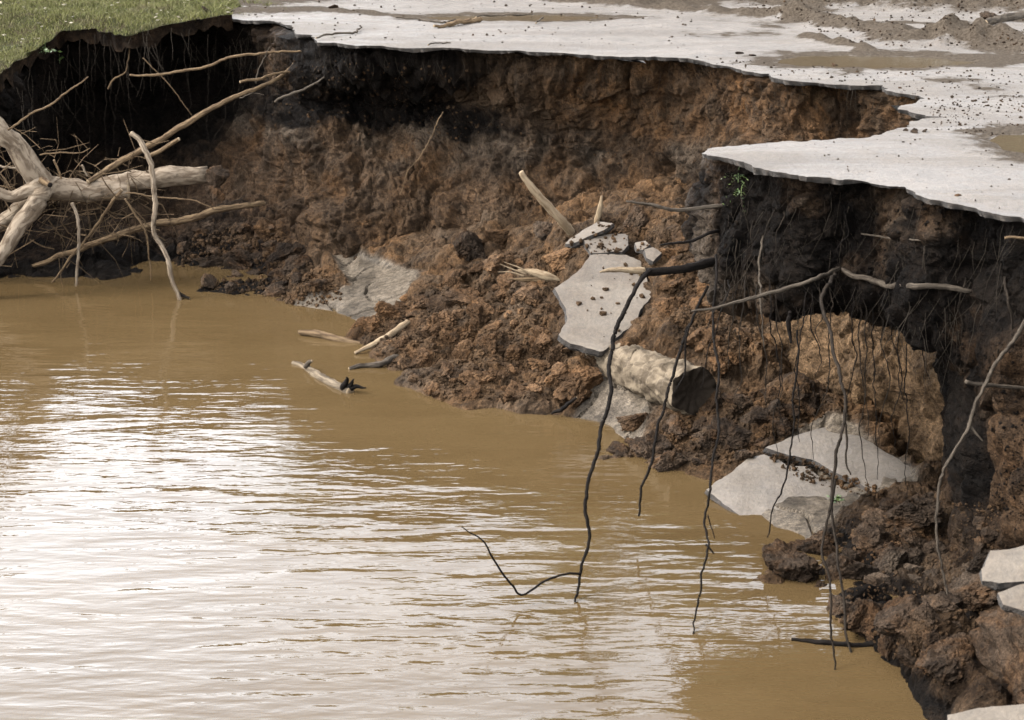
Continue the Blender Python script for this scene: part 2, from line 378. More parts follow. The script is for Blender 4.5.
# ------------------------------------------------------------------ far bank (eroded cliff round the bay)
def st(px, py, rows, ztop=1.86, px_shift=None):
    """one station: top edge pixel on the road plane, then (z, Y offset from the top) rows"""
    T = G(px, py, ztop); out = [Vector((T.x, T.y + .05, T.z))]
    for k, r in enumerate(rows):
        z, dy = r[0], r[1]; dx = r[2] if len(r) > 2 else 0
        out.append(Vector((T.x + dx, T.y + dy, z)))
    return out
def stw(x, y, ztop, rows):
    return [Vector((x, y, ztop))] + [Vector((x + (r[2] if len(r) > 2 else 0), y + r[1], r[0])) for r in rows]
far = [
 stw(-60, 10.9, 1.36, [(1.15, 0), (.95, .3), (.7, .4), (.35, .3), (.0, 0), (-.6, -.5)]),
 stw(-14, 12.6, 1.36, [(1.15, 0), (.95, .4), (.7, .5), (.35, .4), (.0, .1), (-.6, -.4)]),
 stw(-7, 13.3, 1.41, [(1.2, .0), (1.0, .4), (.7, .6), (.4, .5), (.0, .2), (-.6, -.3)]),
 stw(-5.2, 13.7, 1.46, [(1.22, .0), (1.0, .5), (.7, .7), (.4, .6), (.0, .2), (-.6, -.4)]),
 st(2, 78, [(1.28, .1), (1.02, .6), (.75, .8), (.4, .6), (.0, .1), (-.6, -.6)], 1.53),
 st(32, 54, [(1.38, .1), (1.1, .6), (.8, .7), (.4, .3), (.0, -.5), (-.6, -1.1)], 1.62),
 st(62, 38, [(1.46, .1), (1.15, .6), (.8, .6), (.4, .1), (.0, -.8), (-.6, -1.5)], 1.71),
 st(98, 28, [(1.54, .1), (1.2, .6), (.85, .65), (.4, .1), (.0, -.8), (-.6, -1.5)], 1.8),
 st(150, 22, [(1.66, .1), (1.3, .7), (.9, .8), (.45, .3), (.0, -.6), (-.6, -1.2)]),
 st(215, 19, [(1.68, .1), (1.3, .5), (.9, .2), (.5, -.5), (.05, -1.5), (-.6, -2.2)]),
 st(262, 22, [(1.7, .05), (1.3, .0), (.9, -.35), (.5, -.8), (.08, -1.6), (-.6, -2.2)]),
 st(300, 34, [(1.66, .0), (1.3, .1), (.95, -.25), (.55, -.35), (.1, -.7), (-.6, -1.2)]),
 st(335, 44, [(1.68, -.05), (1.35, .55), (.95, .3), (.55, -.1), (.15, -.3), (-.6, -.5)]),
 st(420, 47, [(1.68, .0), (1.38, .7), (1.05, .5), (.6, -.05), (.15, -.3), (-.6, -.5)]),
 st(490, 49, [(1.68, .0), (1.4, .25), (1.05, .1), (.6, -.2), (.15, -.4), (-.6, -.6)]),
 st(560, 53, [(1.7, .0), (1.4, .15), (1.05, .15), (.6, -.15), (.2, -.4), (-.6, -.7)]),
 st(640, 56, [(1.7, .0), (1.4, .1), (1.05, .05), (.6, -.4), (.2, -.8), (-.6, -1.3)]),
 st(710, 62, [(1.7, .0), (1.4, .05), (1.05, -.1), (.65, -.6), (.25, -1.3), (-.6, -1.9)]),
 st(782, 80, [(1.7, .0), (1.4, .0), (1.1, -.6), (.75, -1.45), (.25, -1.85), (-.6, -2.2)]),
 st(850, 84, [(1.7, .0), (1.4, -.2), (1.1, -1.2), (.75, -1.95), (.2, -2.2), (-.6, -2.5)]),
 st(890, 92, [(1.7, .0), (1.4, -.2), (1.1, -1.25), (.75, -2.05), (.15, -2.3), (-.6, -2.5)]),
 st(925, 100, [(1.7, .0), (1.4, -.2), (1.1, -1.15), (.75, -1.75), (.1, -2.0), (-.6, -2.2)]),
 st(980, 112, [(1.7, .0), (1.4, -.1), (1.05, -.5), (.65, -1.0), (.1, -1.4), (-.6, -1.7)]),
 st(1060, 120, [(1.7, .0), (1.4, -.1), (1.05, -.5), (.65, -.9), (.1, -1.2), (-.6, -1.5)]),
]
def earth_disp(A, N, k=1., streak=1., seed=100, fine=1.):
    p = A.reshape(-1, 3); n = N.reshape(-1, 3); sc = np.array([1, 1, .45])
    w = p + .12 * np.stack([perlin(p * 2.5, seed + 50), perlin(p * 2.5, seed + 51), perlin(p * 2.5, seed + 52)], 1)
    d = .13 * fbm(w * 1.1, 3, seed) + .055 * ridged(w * 2.6 * sc, 3, seed + 5) + streak * .045 * fbm(w * np.array([7, 7, 1.3]), 3, seed + 8)
    d += .07 * blocks(w * 3.3, seed + 10) + fine * (.038 * blocks(w * 8.5, seed + 12) + .02 * lumps(w * 19, seed + 14) + .011 * fbm(p * 34, 3, seed + 16, .6))
    return p + n * (k * d)[:, None]
def topfade(A, rows):                                          # keep the first rows close to the road edge
    f = np.ones(A.shape[:2]); f[:, :rows] = np.linspace(.15, 1, rows)[None]; return f.reshape(-1)
A = loft(far[2:], .0125, .0125); N = gnormals(A, 1)
if (N[:, :, 1].mean() > 0): N = -N; 
E0 = A.reshape(-1, 3); D = earth_disp(A, N, 1.0)
t = topfade(A, 5)[:, None]; V = E0 * (1 - t) + D * t
me = mesh("river_bank", V, gridfaces(*A.shape[:2]), False)
x, y, z = E0.T; nz = fbm(E0 * 1.4, 3, 200) * .3; band = fbm(E0 * np.array([.8, .8, 3.5]), 3, 210) * .25
hum_shade = np.clip(sst(-x + nz, 2.1, 3.0) * (.55 + .6 * sst(z, .3, .9)) + .95 * np.exp(-((x + 1.1) / .95) ** 2) * sst(z + band, 1.0, 1.25) + .3 * sst(z + band, 1.45, 1.7) * (1 - sst(x, .2, .8)) + .5 * np.exp(-((z - 1.2 + band) / .2) ** 2) * (1 - .4 * sst(x, .8, 1.6)), 0, 1)  # black topsoil, plus the shade of the middle recess painted in
och = np.clip(sst(x + nz, .1, .9) * sst(z + band, 1.1, 1.4) + .35 * np.exp(-((z - .75 + band) / .25) ** 2) * sst(x, -2.6, -1.6) + .12, 0, 1)
gry = np.clip(.3 + np.exp(-((z - 1.05 + band) / .18) ** 2) * .8 + .25 * sst(x, .8, 1.8) * (1 - sst(z, .8, 1.1)), 0, 1)
lit = np.clip(1.1 * sst(x, .7, 1.35) * (1 - sst(z, .85, 1.15)) * (1 - sst(y, 10.2, 10.8)) + .1 * sst(x, -2.4, -1.5), 0, 1)  # sky light on the wall under the ledge, painted as paler soil
soilattr(me, hum_shade * (1 - lit * .8), och, gry, lit)
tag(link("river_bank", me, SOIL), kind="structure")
A = loft(far[:4], .12, .05); N = gnormals(A, 1)
if (N[:, :, 1].mean() > 0): N = -N
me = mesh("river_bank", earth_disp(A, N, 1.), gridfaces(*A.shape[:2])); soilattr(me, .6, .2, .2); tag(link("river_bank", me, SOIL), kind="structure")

# ------------------------------------------------------------------ overhanging ledge in front of it
def led(px, py, fy, zb, cx, cy, zin=1.13):
    T = G(px, py, 1.86); c = Vector((cx, cy, zin)); d = (c - T); d.z = 0
    def at(f, z): return Vector((T.x + d.x * f, T.y + d.y * f, z))
    return [at(.05, 1.86), at(.06, 1.76), at(fy * .5 + .04, 1.58), at(fy, (1.6 + zb) / 2), at(fy + .05, zb + .1), at(.3 + fy, zb), at(.62, zin), at(1., zin)]
led_st = [
 led(1010, 100, .1, 1.20, 2.6, 8.9), led(935, 104, .1, 1.27, 2.3, 8.9), led(925, 119, .06, 1.24, 2.2, 8.9), led(897, 130, .06, 1.22, 2.05, 8.9), led(860, 137, .06, 1.22, 1.9, 8.85),
 led(815, 139, .06, 1.20, 1.75, 8.85), led(760, 143, .05, 1.18, 1.5, 8.82), led(722, 147, .03, 1.17, 1.35, 8.8), led(705, 149, -.02, 1.18, 1.3, 8.75), led(712, 156, -.04, 1.18, 1.32, 8.72),
 led(728, 160, -.05, 1.18, 1.4, 8.72), led(748, 165, -.03, 1.17, 1.5, 8.72), led(800, 175, -.02, 1.16, 1.72, 8.75), led(850, 177, .05, 1.15, 1.95, 8.75),
 led(905, 187, .0, 1.17, 2.15, 8.7), led(926, 200, -.0, 1.14, 2.3, 8.65), led(975, 206, .0, 1.02, 2.5, 8.6), led(1024, 220, .05, 0.85, 2.8, 8.5), led(1080, 236, .05, 0.85, 3.2, 8.4)]
A = loft(led_st, .0095, .0095); N = gnormals(A, 1)
c = A.reshape(-1, 3).mean(0); mid = A.shape[1] // 2
if (N[int(A.shape[0] * .7), mid // 2, 1] > 0): N = -N
E0 = A.reshape(-1, 3); D = earth_disp(A, N, .6, .6, 300, 2.0)
t = topfade(A, 5)[:, None]; V = E0 * (1 - t) + D * t
me = mesh("overhanging_bank", V, gridfaces(*A.shape[:2]), False)
x, y, z = E0.T; nz = fbm(E0 * 2.2, 3, 220)
soilattr(me, np.clip(.8 + .9 * nz, 0, 1), .3, np.clip(.9 * sst(-nz, -.1, .3), 0, 1))
tag(link("overhanging_bank", me, SOIL), kind="structure")

# ------------------------------------------------------------------ pillar and near bank on the right
nb = [
 stw(2.65, 9.6, 1.8, [(1.4, 0), (1.0, -.3), (.7, -.3), (.3, -.35), (.0, -.5), (-.6, -.6)]),
 stw(2.34, 8.75, 1.8, [(1.4, 0), (1.0, 0), (.7, -.02), (.3, -.06), (.0, -.2), (-.6, -.4)]),
 stw(2.36, 8.35, 1.8, [(1.4, 0), (1.0, 0), (.7, 0), (.3, -.03), (.0, -.3), (-.6, -.5)]),
 stw(2.48, 8.15, 1.8, [(1.4, .0), (1.0, .05), (.7, .05), (.3, .0), (.0, -.3), (-.6, -.6)]),
 st(1018, 218, [(1.7, .0), (1.4, .3), (1.0, .5), (.6, .45), (.2, .2), (-.6, -.2)]),
 st(1060, 232, [(1.7, .0), (1.4, .0), (1.0, .0), (.6, -.1), (.2, -.2), (-.6, -.5)]),
 stw(2.78, 6.1, 1.86, [(1.7, .02), (1.3, .1, .1), (.9, .1, .1), (.5, 0, -.1), (.1, -.1, -.3), (-.6, -.2, -.7)]),
 stw(2.75, 5.0, 1.86, [(1.7, .0), (1.3, .0, .1), (.9, 0, .0), (.5, 0, -.2), (.1, -.1, -.4), (-.6, -.2, -.8)]),
 stw(2.4, 3.6, 1.86, [(1.7, .0), (1.3, -.05, .1), (.9, -.05, .0), (.5, 0, -.1), (.1, .1, -.3), (-.6, .2, -.5)]),
 stw(1.5, 2.45, 1.86, [(1.7, .0), (1.3, -.1), (.9, -.1), (.5, .1), (.1, .3), (-.6, .5)]),
 stw(.2, 1.7, 1.86, [(1.7, .0), (1.3, -.1), (.9, -.1), (.5, .1), (.1, .3), (-.6, .5)]),
 stw(-2, 1.15, 1.86, [(1.7, .0), (1.3, -.1), (.9, -.1), (.5, .1), (.1, .3), (-.6, .5)]),
 stw(-6, -.05, 1.86, [(1.7, .0), (1.3, -.1), (.9, -.1), (.5, .1), (.1, .3), (-.6, .5)]),
 stw(-20, -4.05, 1.86, [(1.7, .0), (1.3, -.1), (.9, -.1), (.5, .1), (.1, .3), (-.6, .5)])]
A = loft(nb[:9], .013, .013); N = gnormals(A, 1)
if (N[int(A.shape[0] * .5), mid // 2, 0] > 0): N = -N
E0 = A.reshape(-1, 3); D = earth_disp(A, N, .75, 1.6, 400)
t = topfade(A, 5)[:, None]; V = E0 * (1 - t) + D * t
me = mesh("near_bank", V, gridfaces(*A.shape[:2]), False); nz = fbm(E0 * 2.0, 3, 230)
soilattr(me, np.clip(.5 + .4 * sst(E0[:, 1], 7.2, 7.9) + .35 * (E0[:, 2] - .9) + .5 * nz, 0, 1), .3, .2)  # pillar's shade painted in as darker soil farther back
tag(link("near_bank", me, SOIL), kind="structure")
A = loft(nb[7:], .06, .04); N = gnormals(A, 1)
me = mesh("near_bank", A.reshape(-1, 3), gridfaces(*A.shape[:2])); soilattr(me, .4, .3, .2); tag(link("near_bank", me, SOIL), kind="structure")

# ------------------------------------------------------------------ rubble slopes and river bed (height sheet through traced points)
cp = []
def wl(*pts):                                                   # waterline pixels
    for x, y in pts: q = G(x, y, 0); cp.append((q.x, q.y, 0.0))
def at(px, py, Y): q = P(px, py, Y); cp.append((q.x, q.y, q.z))
def up(px, py, z): q = G(px, py, z); cp.append((q.x, q.y, z))
wl((-60, 282), (0, 277), (60, 278), (105, 279), (140, 284), (200, 291), (240, 292), (272, 301), (305, 308), (340, 314), (358, 321), (352, 336), (362, 347), (382, 357), (396, 368), (402, 382), (430, 397), (470, 408), (520, 411), (560, 414), (585, 420), (612, 432), (604, 458), (650, 467), (700, 471), (722, 482), (745, 510), (772, 527), (800, 540), (766, 556), (754, 580), (772, 600), (812, 610), (850, 606), (868, 625), (880, 652), (905, 662), (925, 686), (948, 698), (962, 722))
for (px, py, Y) in ((470, 288, 12.5), (520, 262, 12.3), (560, 240, 12.1), (620, 212, 11.9), (680, 205, 11.6), (710, 235, 11.1), (600, 252, 11.8), (640, 300, 11.3), (590, 300, 11.35), (570, 335, 11.05), (600, 350, 10.9), (450, 325, 11.9), (500, 325, 11.5), (540, 345, 11.1), (460, 365, 11.15), (520, 375, 10.85), (550, 385, 10.7), (640, 340, 10.6), (640, 395, 10.2), (700, 385, 10.1), (760, 345, 10.2), (700, 300, 10.8), (800, 388, 9.75), (745, 405, 9.9), (690, 435, 9.7), (830, 400, 9.6), (780, 440, 9.5), (850, 425, 9.42), (900, 470, 9.0), (860, 500, 8.7), (800, 480, 9.0), (925, 475, 8.95), (880, 505, 8.5), (950, 500, 8.4), (820, 560, 8.05), (870, 560, 7.95), (850, 585, 7.75), (1000, 520, 8.1), (960, 560, 7.75), (900, 610, 7.35), (960, 625, 7.15), (1020, 580, 7.4), (1030, 640, 6.9), (950, 660, 6.95), (280, 280, 13.75), (250, 272, 13.95), (220, 250, 14.3), (200, 262, 14.2), (340, 283, 13.2), (390, 290, 12.8), (150, 270, 14.2)):
    at(px, py, Y)
for (px, py, z) in ((-60, 320, -.25), (60, 310, -.25), (150, 320, -.3), (250, 330, -.2), (300, 345, -.2), (330, 370, -.2), (360, 400, -.2), (420, 430, -.2), (500, 445, -.2), (580, 460, -.2), (640, 500, -.2), (700, 530, -.2), (740, 580, -.2), (720, 620, -.35), (800, 640, -.2), (850, 680, -.2), (900, 720, -.2), (300, 600, -.6), (100, 450, -.5), (500, 650, -.6), (930, 800, -.2), (-200, 400, -.5), (900, 640, .1), (930, 655, .16), (962, 672, .18), (995, 700, .18), (870, 600, .16), (930, 610, .3)):
    up(px, py, z)
for (x, y, z) in ((-4, 15.5, .35), (-2.6, 15.3, .5), (-1.5, 14.2, .3), (0, 13.8, .5), (1.2, 12.8, .9), (1.7, 11.8, .6), (1.9, 10.3, .1), (2.2, 10.5, .0), (2.3, 9.3, -.1), (2.6, 9, .0), (3.2, 8, .4), (3, 6.2, .3), (2.9, 5, .2), (2, 4.5, -.3), (0, 3.5, -.5), (-4, 6, -.6), (-7, 9, -.6), (-7, 13.8, -.1), (4, 10, .5), (4, 13, .6), (-7, 16, .2), (4, 4, .2)): cp.append((x, y, z))
cp = np.array(cp)
K = lambda d: d                                                 # biharmonic-like, linear kernel keeps creases
Dm = np.sqrt(((cp[:, None, :2] - cp[None, :, :2]) ** 2).sum(2)); n = len(cp)
Amat = np.zeros((n + 3, n + 3)); Amat[:n, :n] = Dm - np.eye(n) * .04; Amat[:n, n] = 1; Amat[:n, n + 1:] = cp[:, :2]; Amat[n:, :n] = Amat[:n, n:].T
sol = np.linalg.solve(Amat, np.r_[cp[:, 2], 0, 0, 0])
def terr(x, y):
    o = np.empty(len(x))
    for k in range(0, len(x), 20000):
        s = slice(k, k + 20000); d = np.sqrt((x[s, None] - cp[None, :, 0]) ** 2 + (y[s, None] - cp[None, :, 1]) ** 2)
        o[s] = d @ sol[:n] + sol[n] + sol[n + 1] * x[s] + sol[n + 2] * y[s]
    return o
SILT_PX = [[(322, 263), (352, 264), (428, 290), (398, 318), (350, 322), (300, 316), (258, 306), (292, 294), (345, 290)], [(560, 424), (570, 402), (600, 385), (665, 396), (650, 440), (600, 450)], [(705, 482), (770, 450), (832, 432), (925, 474), (928, 490), (850, 512), (800, 545), (760, 540)]]
SILT_W = [[tuple(G(x, y, .07).xy) for x, y in s] for s in SILT_PX]
def rubble(x0, x1, y0, y1, res, seed):
    xs = np.arange(x0, x1, res); ys = np.arange(y0, y1, res); X, Y = np.meshgrid(xs, ys, indexing='ij')
    x, y = X.ravel(), Y.ravel(); z = terr(x, y); p = np.c_[x, y, z]
    silt = np.zeros(len(x))
    for s in SILT_W:
        ins = inpoly(p[:, :2] + .05 * np.c_[perlin(p * 3, 90), perlin(p * 3, 91)], s); dj = cdist(p[:, :2], jag(s + [s[0]], .05, 0, 0))
        silt = np.maximum(silt, np.where(ins, sst(dj, .0, .12), 0))
    silt *= 1 - sst(z, .2, .27)
    rough = sst(z, -.12, .06) * (1 - .93 * silt)
    w = p + .08 * np.stack([perlin(p * 3, seed), perlin(p * 3, seed + 1), perlin(p * 3, seed + 2)], 1)
    d = .05 * fbm(w * 2.2, 3, seed + 3) + .17 * (lumps(w * 3.3, seed + 4) - .3) + .06 * (lumps(w * 8, seed + 5) - .3) + .06 * blocks(w * 5, seed + 8) + .016 * lumps(w * 22, seed + 6) + .01 * fbm(p * 40, 3, seed + 7)
    d = (d + .02) * rough + .01 * fbm(p * 3, 3, seed + 9) * silt - .03 * silt * sst(-np.abs(perlin(w * 2.2, seed + 30)), -.03, .0)
    nn = gnormals(p.reshape(X.shape + (3,))).reshape(-1, 3); nn *= np.sign(nn[:, 2:3]); nn[:, 2] += .35; nn /= np.linalg.norm(nn, axis=1, keepdims=True)
    V = p + nn * d[:, None]
    me = mesh("rubble_slope", V, gridfaces(len(xs), len(ys)), False)
    nz = fbm(p * 1.6, 3, 240) * .6
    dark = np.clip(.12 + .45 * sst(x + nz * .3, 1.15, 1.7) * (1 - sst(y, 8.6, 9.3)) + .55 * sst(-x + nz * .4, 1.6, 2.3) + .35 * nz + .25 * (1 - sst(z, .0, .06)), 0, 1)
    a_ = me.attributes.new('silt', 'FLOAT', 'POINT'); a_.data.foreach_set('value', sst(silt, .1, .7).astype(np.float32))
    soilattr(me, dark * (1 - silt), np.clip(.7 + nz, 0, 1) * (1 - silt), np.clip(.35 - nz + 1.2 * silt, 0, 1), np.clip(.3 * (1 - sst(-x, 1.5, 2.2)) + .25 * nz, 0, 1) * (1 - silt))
    return me
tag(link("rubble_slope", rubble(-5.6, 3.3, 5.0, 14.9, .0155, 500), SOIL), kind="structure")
bedz = -1.0
tag(link("river_bed", mesh("river_bed", [(-400, -300, bedz), (400, -300, bedz), (400, 300, bedz), (-400, 300, bedz)], [[0, 1, 2, 3]], False), TURFM), kind="structure")

# spoil heap along the far side of the road, its foot at the top right of the picture
xs = np.arange(-3, 40, .12); ys = np.arange(18.3, 30, .12); X, Y = np.meshgrid(xs, ys, indexing='ij'); x, y = X.ravel(), Y.ravel(); q = np.c_[x, y, x * 0]
h = 3.6 * sst(y + .5 * perlin(q * .5, 610) + .35 * np.maximum(0, 4 - x), 19.2, 25) * sst(x, -3, 2) * (1 + .3 * perlin(q * .4, 611)) - .05
h += (.14 * (lumps(q * 1.6, 612) - .25) + .08 * (lumps(q * 4, 613) - .25)) * sst(h, .0, .2)
me = mesh("spoil_heap", np.c_[x, y, ROADZ + h - .03], gridfaces(len(xs), len(ys)), False); soilattr(me, .2, .3, .5, .2); tag(link("spoil_heap", me, SOIL), kind="structure")
# trees on the far side of the road: above the picture, but mirrored in the river
def crown_mesh(seed, n=11000, R=2.9, H=3.6):
    g = np.random.default_rng(seed); cl = g.normal(size=(26, 3)); cl /= np.linalg.norm(cl, axis=1, keepdims=True); cl *= g.uniform(.35, 1, (26, 1)); c = cl[g.integers(0, 26, n)] * np.array([R, R, H]) + g.normal(0, .42, (n, 3))
    u = g.normal(size=(n, 3)); u /= np.linalg.norm(u, axis=1, keepdims=True); w = np.cross(u, g.normal(size=(n, 3))); w /= np.linalg.norm(w, axis=1, keepdims=True); s_ = g.uniform(.09, .2, (n, 1))
    V = np.stack([c - u * s_, c + w * s_ * .6, c + u * s_, c - w * s_ * .6], 1).reshape(-1, 3); return mesh("crown", V, np.arange(4 * n).reshape(n, 4), False)
def trunk_mesh(seed):
    V, F = [], []; g = random.Random(seed)
    def limb(p, d, L, r0, r1):
        b = len(V); 
        for k in range(4):
            q_ = p + d * L * k / 3 + Vector((g.gauss(0, .08), g.gauss(0, .08), 0)) * (k > 0); rr = r0 + (r1 - r0) * k / 3
            for j in range(8): V.append(q_ + Vector((math.cos(j * .785) * rr, math.sin(j * .785) * rr, 0)))
        for k in range(3):
            for j in range(8): F.append([b + k * 8 + j, b + k * 8 + (j + 1) % 8, b + k * 8 + 8 + (j + 1) % 8, b + k * 8 + 8 + j])
    limb(Vector((0, 0, -.3)), Vector((0, 0, 1)), 6.5, .22, .07)
    for k in range(9): a = g.uniform(0, 6.28); limb(Vector((0, 0, g.uniform(2, 5.5))), Vector((math.cos(a), math.sin(a), .7)), g.uniform(1.2, 2.4), .07, .02)
    return mesh("trunk", V, F)
CRN = [crown_mesh(k) for k in (1, 2, 3)]; TRK = [trunk_mesh(k) for k in (1, 2)]
for k, (x_, y_, sc, lab) in enumerate(((-4.4, 25, .42, "smallest tree beyond the road, leftmost of the row"), (-2.5, 25.5, .56, "second tree from the left beyond the road"), (-.4, 25, .7, "third tree from the left beyond the road"), (1.9, 25.4, .83, "fourth tree from the left beyond the road"), (4.5, 25, .84, "fifth tree from the left beyond the road"), (7.6, 25.5, .86, "sixth tree from the left beyond the road"), (11.5, 26, .92, "tallest tree beyond the road, rightmost of the row"))):
    e = empty("tree", (x_, y_, ROADZ)); tag(e, lab, "tree", "trees beyond the road")
    a_ = link("trunk", TRK[k % 2], GREYBARK, e); c_ = link("crown", CRN[k % 3], LEAFM, e); c_.location = (0, 0, 4.6); e.scale = (sc, sc, sc); e.rotation_euler.z = k * 1.3
# ------------------------------------------------------------------ grass verge
vout = [G(242, -6, 1.93), G(236, 6, 1.93), G(230, 15, 1.93), G(205, 18, 1.93), G(180, 20, 1.93), G(130, 22, 1.93), G(95, 27, 1.85), G(60, 37, 1.75), G(30, 54, 1.66), G(0, 76, 1.57), Vector((-5.2, 13.6, 1.5)), Vector((-7, 13.2, 1.45)), Vector((-14, 12.5, 1.4)), Vector((-60, 10.8, 1.4))]
vo = jag([tuple(v.xy) for v in vout], .05, .06, 70)
vo_all = [tuple(p) for p in vo] + [(-60, 120), (-9, 60), (-5.2, 24), (-4.6, 19.2)]
q = np.concatenate([np.c_[RNG.uniform(-8, -2.2, 6000), RNG.uniform(12, 21, 6000)], np.c_[RNG.uniform(-40, -3, 900), RNG.uniform(10, 60, 900)]])
q = q[inpoly(q, vo_all)]; q = q[cdist(q, vo) > .05]
V2, F, ED = cdt(vo_all, q)
def verge_z(x, y): return np.interp((y - 15.6) * .5 + (x + 3.4) * .35, [-2.5, -1.63, -1.01, -.53, -.27, -.05, .3], [1.45, 1.5, 1.57, 1.66, 1.75, 1.9, 1.93]) + .02 * fbm(np.c_[x, y, x * 0] * 1.3, 3, 71)
V3 = np.c_[V2, verge_z(V2[:, 0], V2[:, 1])]; ne = len(vo)
sk = V3[:ne].copy(); sk[:, 2] -= .12 + .12 * fbm(np.c_[vo * 7, vo[:, :1] * 0], 4, 73); sk[:, 1] += .04
b0 = len(V3); V3 = np.concatenate([V3, sk]); F = [list(f) for f in F] + [[k, b0 + k, b0 + k + 1, k + 1] for k in range(ne - 1)]
me = mesh("grass_verge", V3, F, True, [0] * (len(F) - ne + 1) + [1] * (ne - 1)); soilattr(me, .6, .2, .2)
verge = tag(link("grass_verge", me, [TURFM, SOIL]), kind="structure")
gp = np.c_[RNG.uniform(-6.5, -2.2, 60000), RNG.uniform(12.3, 20, 60000)]
gp = np.concatenate([gp, np.c_[RNG.uniform(-5.6, -2.2, 50000), RNG.uniform(12.6, 17.5, 50000)], vo[RNG.integers(0, int(len(vo) * .35), 5000)] + RNG.normal(0, .03, (5000, 2))])
dens = sst(perlin(np.c_[gp * 1.7, gp[:, :1] * 0], 75), -.6, .0); gp = gp[inpoly(gp, vo_all) & (RNG.uniform(0, 1, len(gp)) < dens * .9 + .08)]
ex = np.array([tuple(G(238 + abs(RNG.normal(0, 20)), RNG.uniform(-4, 16), ROADZ).xy) for k in range(2600)]); ex = ex[RNG.uniform(0, 1, len(ex)) < sst(perlin(np.c_[ex * 2.5, ex[:, :1] * 0], 76), -.1, .3)]
ne_ = len(gp); gp = np.concatenate([gp, ex]); gz = verge_z(gp[:, 0], gp[:, 1]); gz[ne_:] = ROADZ; n = len(gp); ht = RNG.uniform(.018, .06, n) * (.7 + .6 * sst(perlin(np.c_[gp * 3, gp[:, :1] * 0], 77), -.3, .4)); an = RNG.uniform(0, 6.283, n); le = RNG.normal(0, .6, (n, 2)) * ht[:, None]
w = RNG.uniform(.002, .0045, n); dx, dy = np.cos(an) * w, np.sin(an) * w
B = np.c_[gp, gz - .005]
v = np.stack([B + np.c_[dx, dy, 0 * w], B - np.c_[dx, dy, 0 * w], B + np.c_[le * .4 - np.c_[dx, dy] * .7, ht * .6], B + np.c_[le * .4 + np.c_[dx, dy] * .7, ht * .6], B + np.c_[le, ht]], 1).reshape(-1, 3)
i = np.arange(n)[:, None] * 5
f = np.concatenate([i + np.array([0, 1, 2]), i + np.array([0, 2, 3]), i + np.array([3, 2, 4])])
tag(link("grass", mesh("grass", v, f), GRASSM), kind="stuff", label="short rough grass on the verge above the bank", cat="grass")

S.view_layers[0].update()
DG = bpy.context.evaluated_depsgraph_get()
ORG = Vector((0, 0, CAMH))
def hit(px, py):
    ok, loc, nor, idx, ob, mat = S.ray_cast(DG, ORG, ray(px, py).normalized())
    return (loc, nor, ob.name) if ok else (None, None, None)
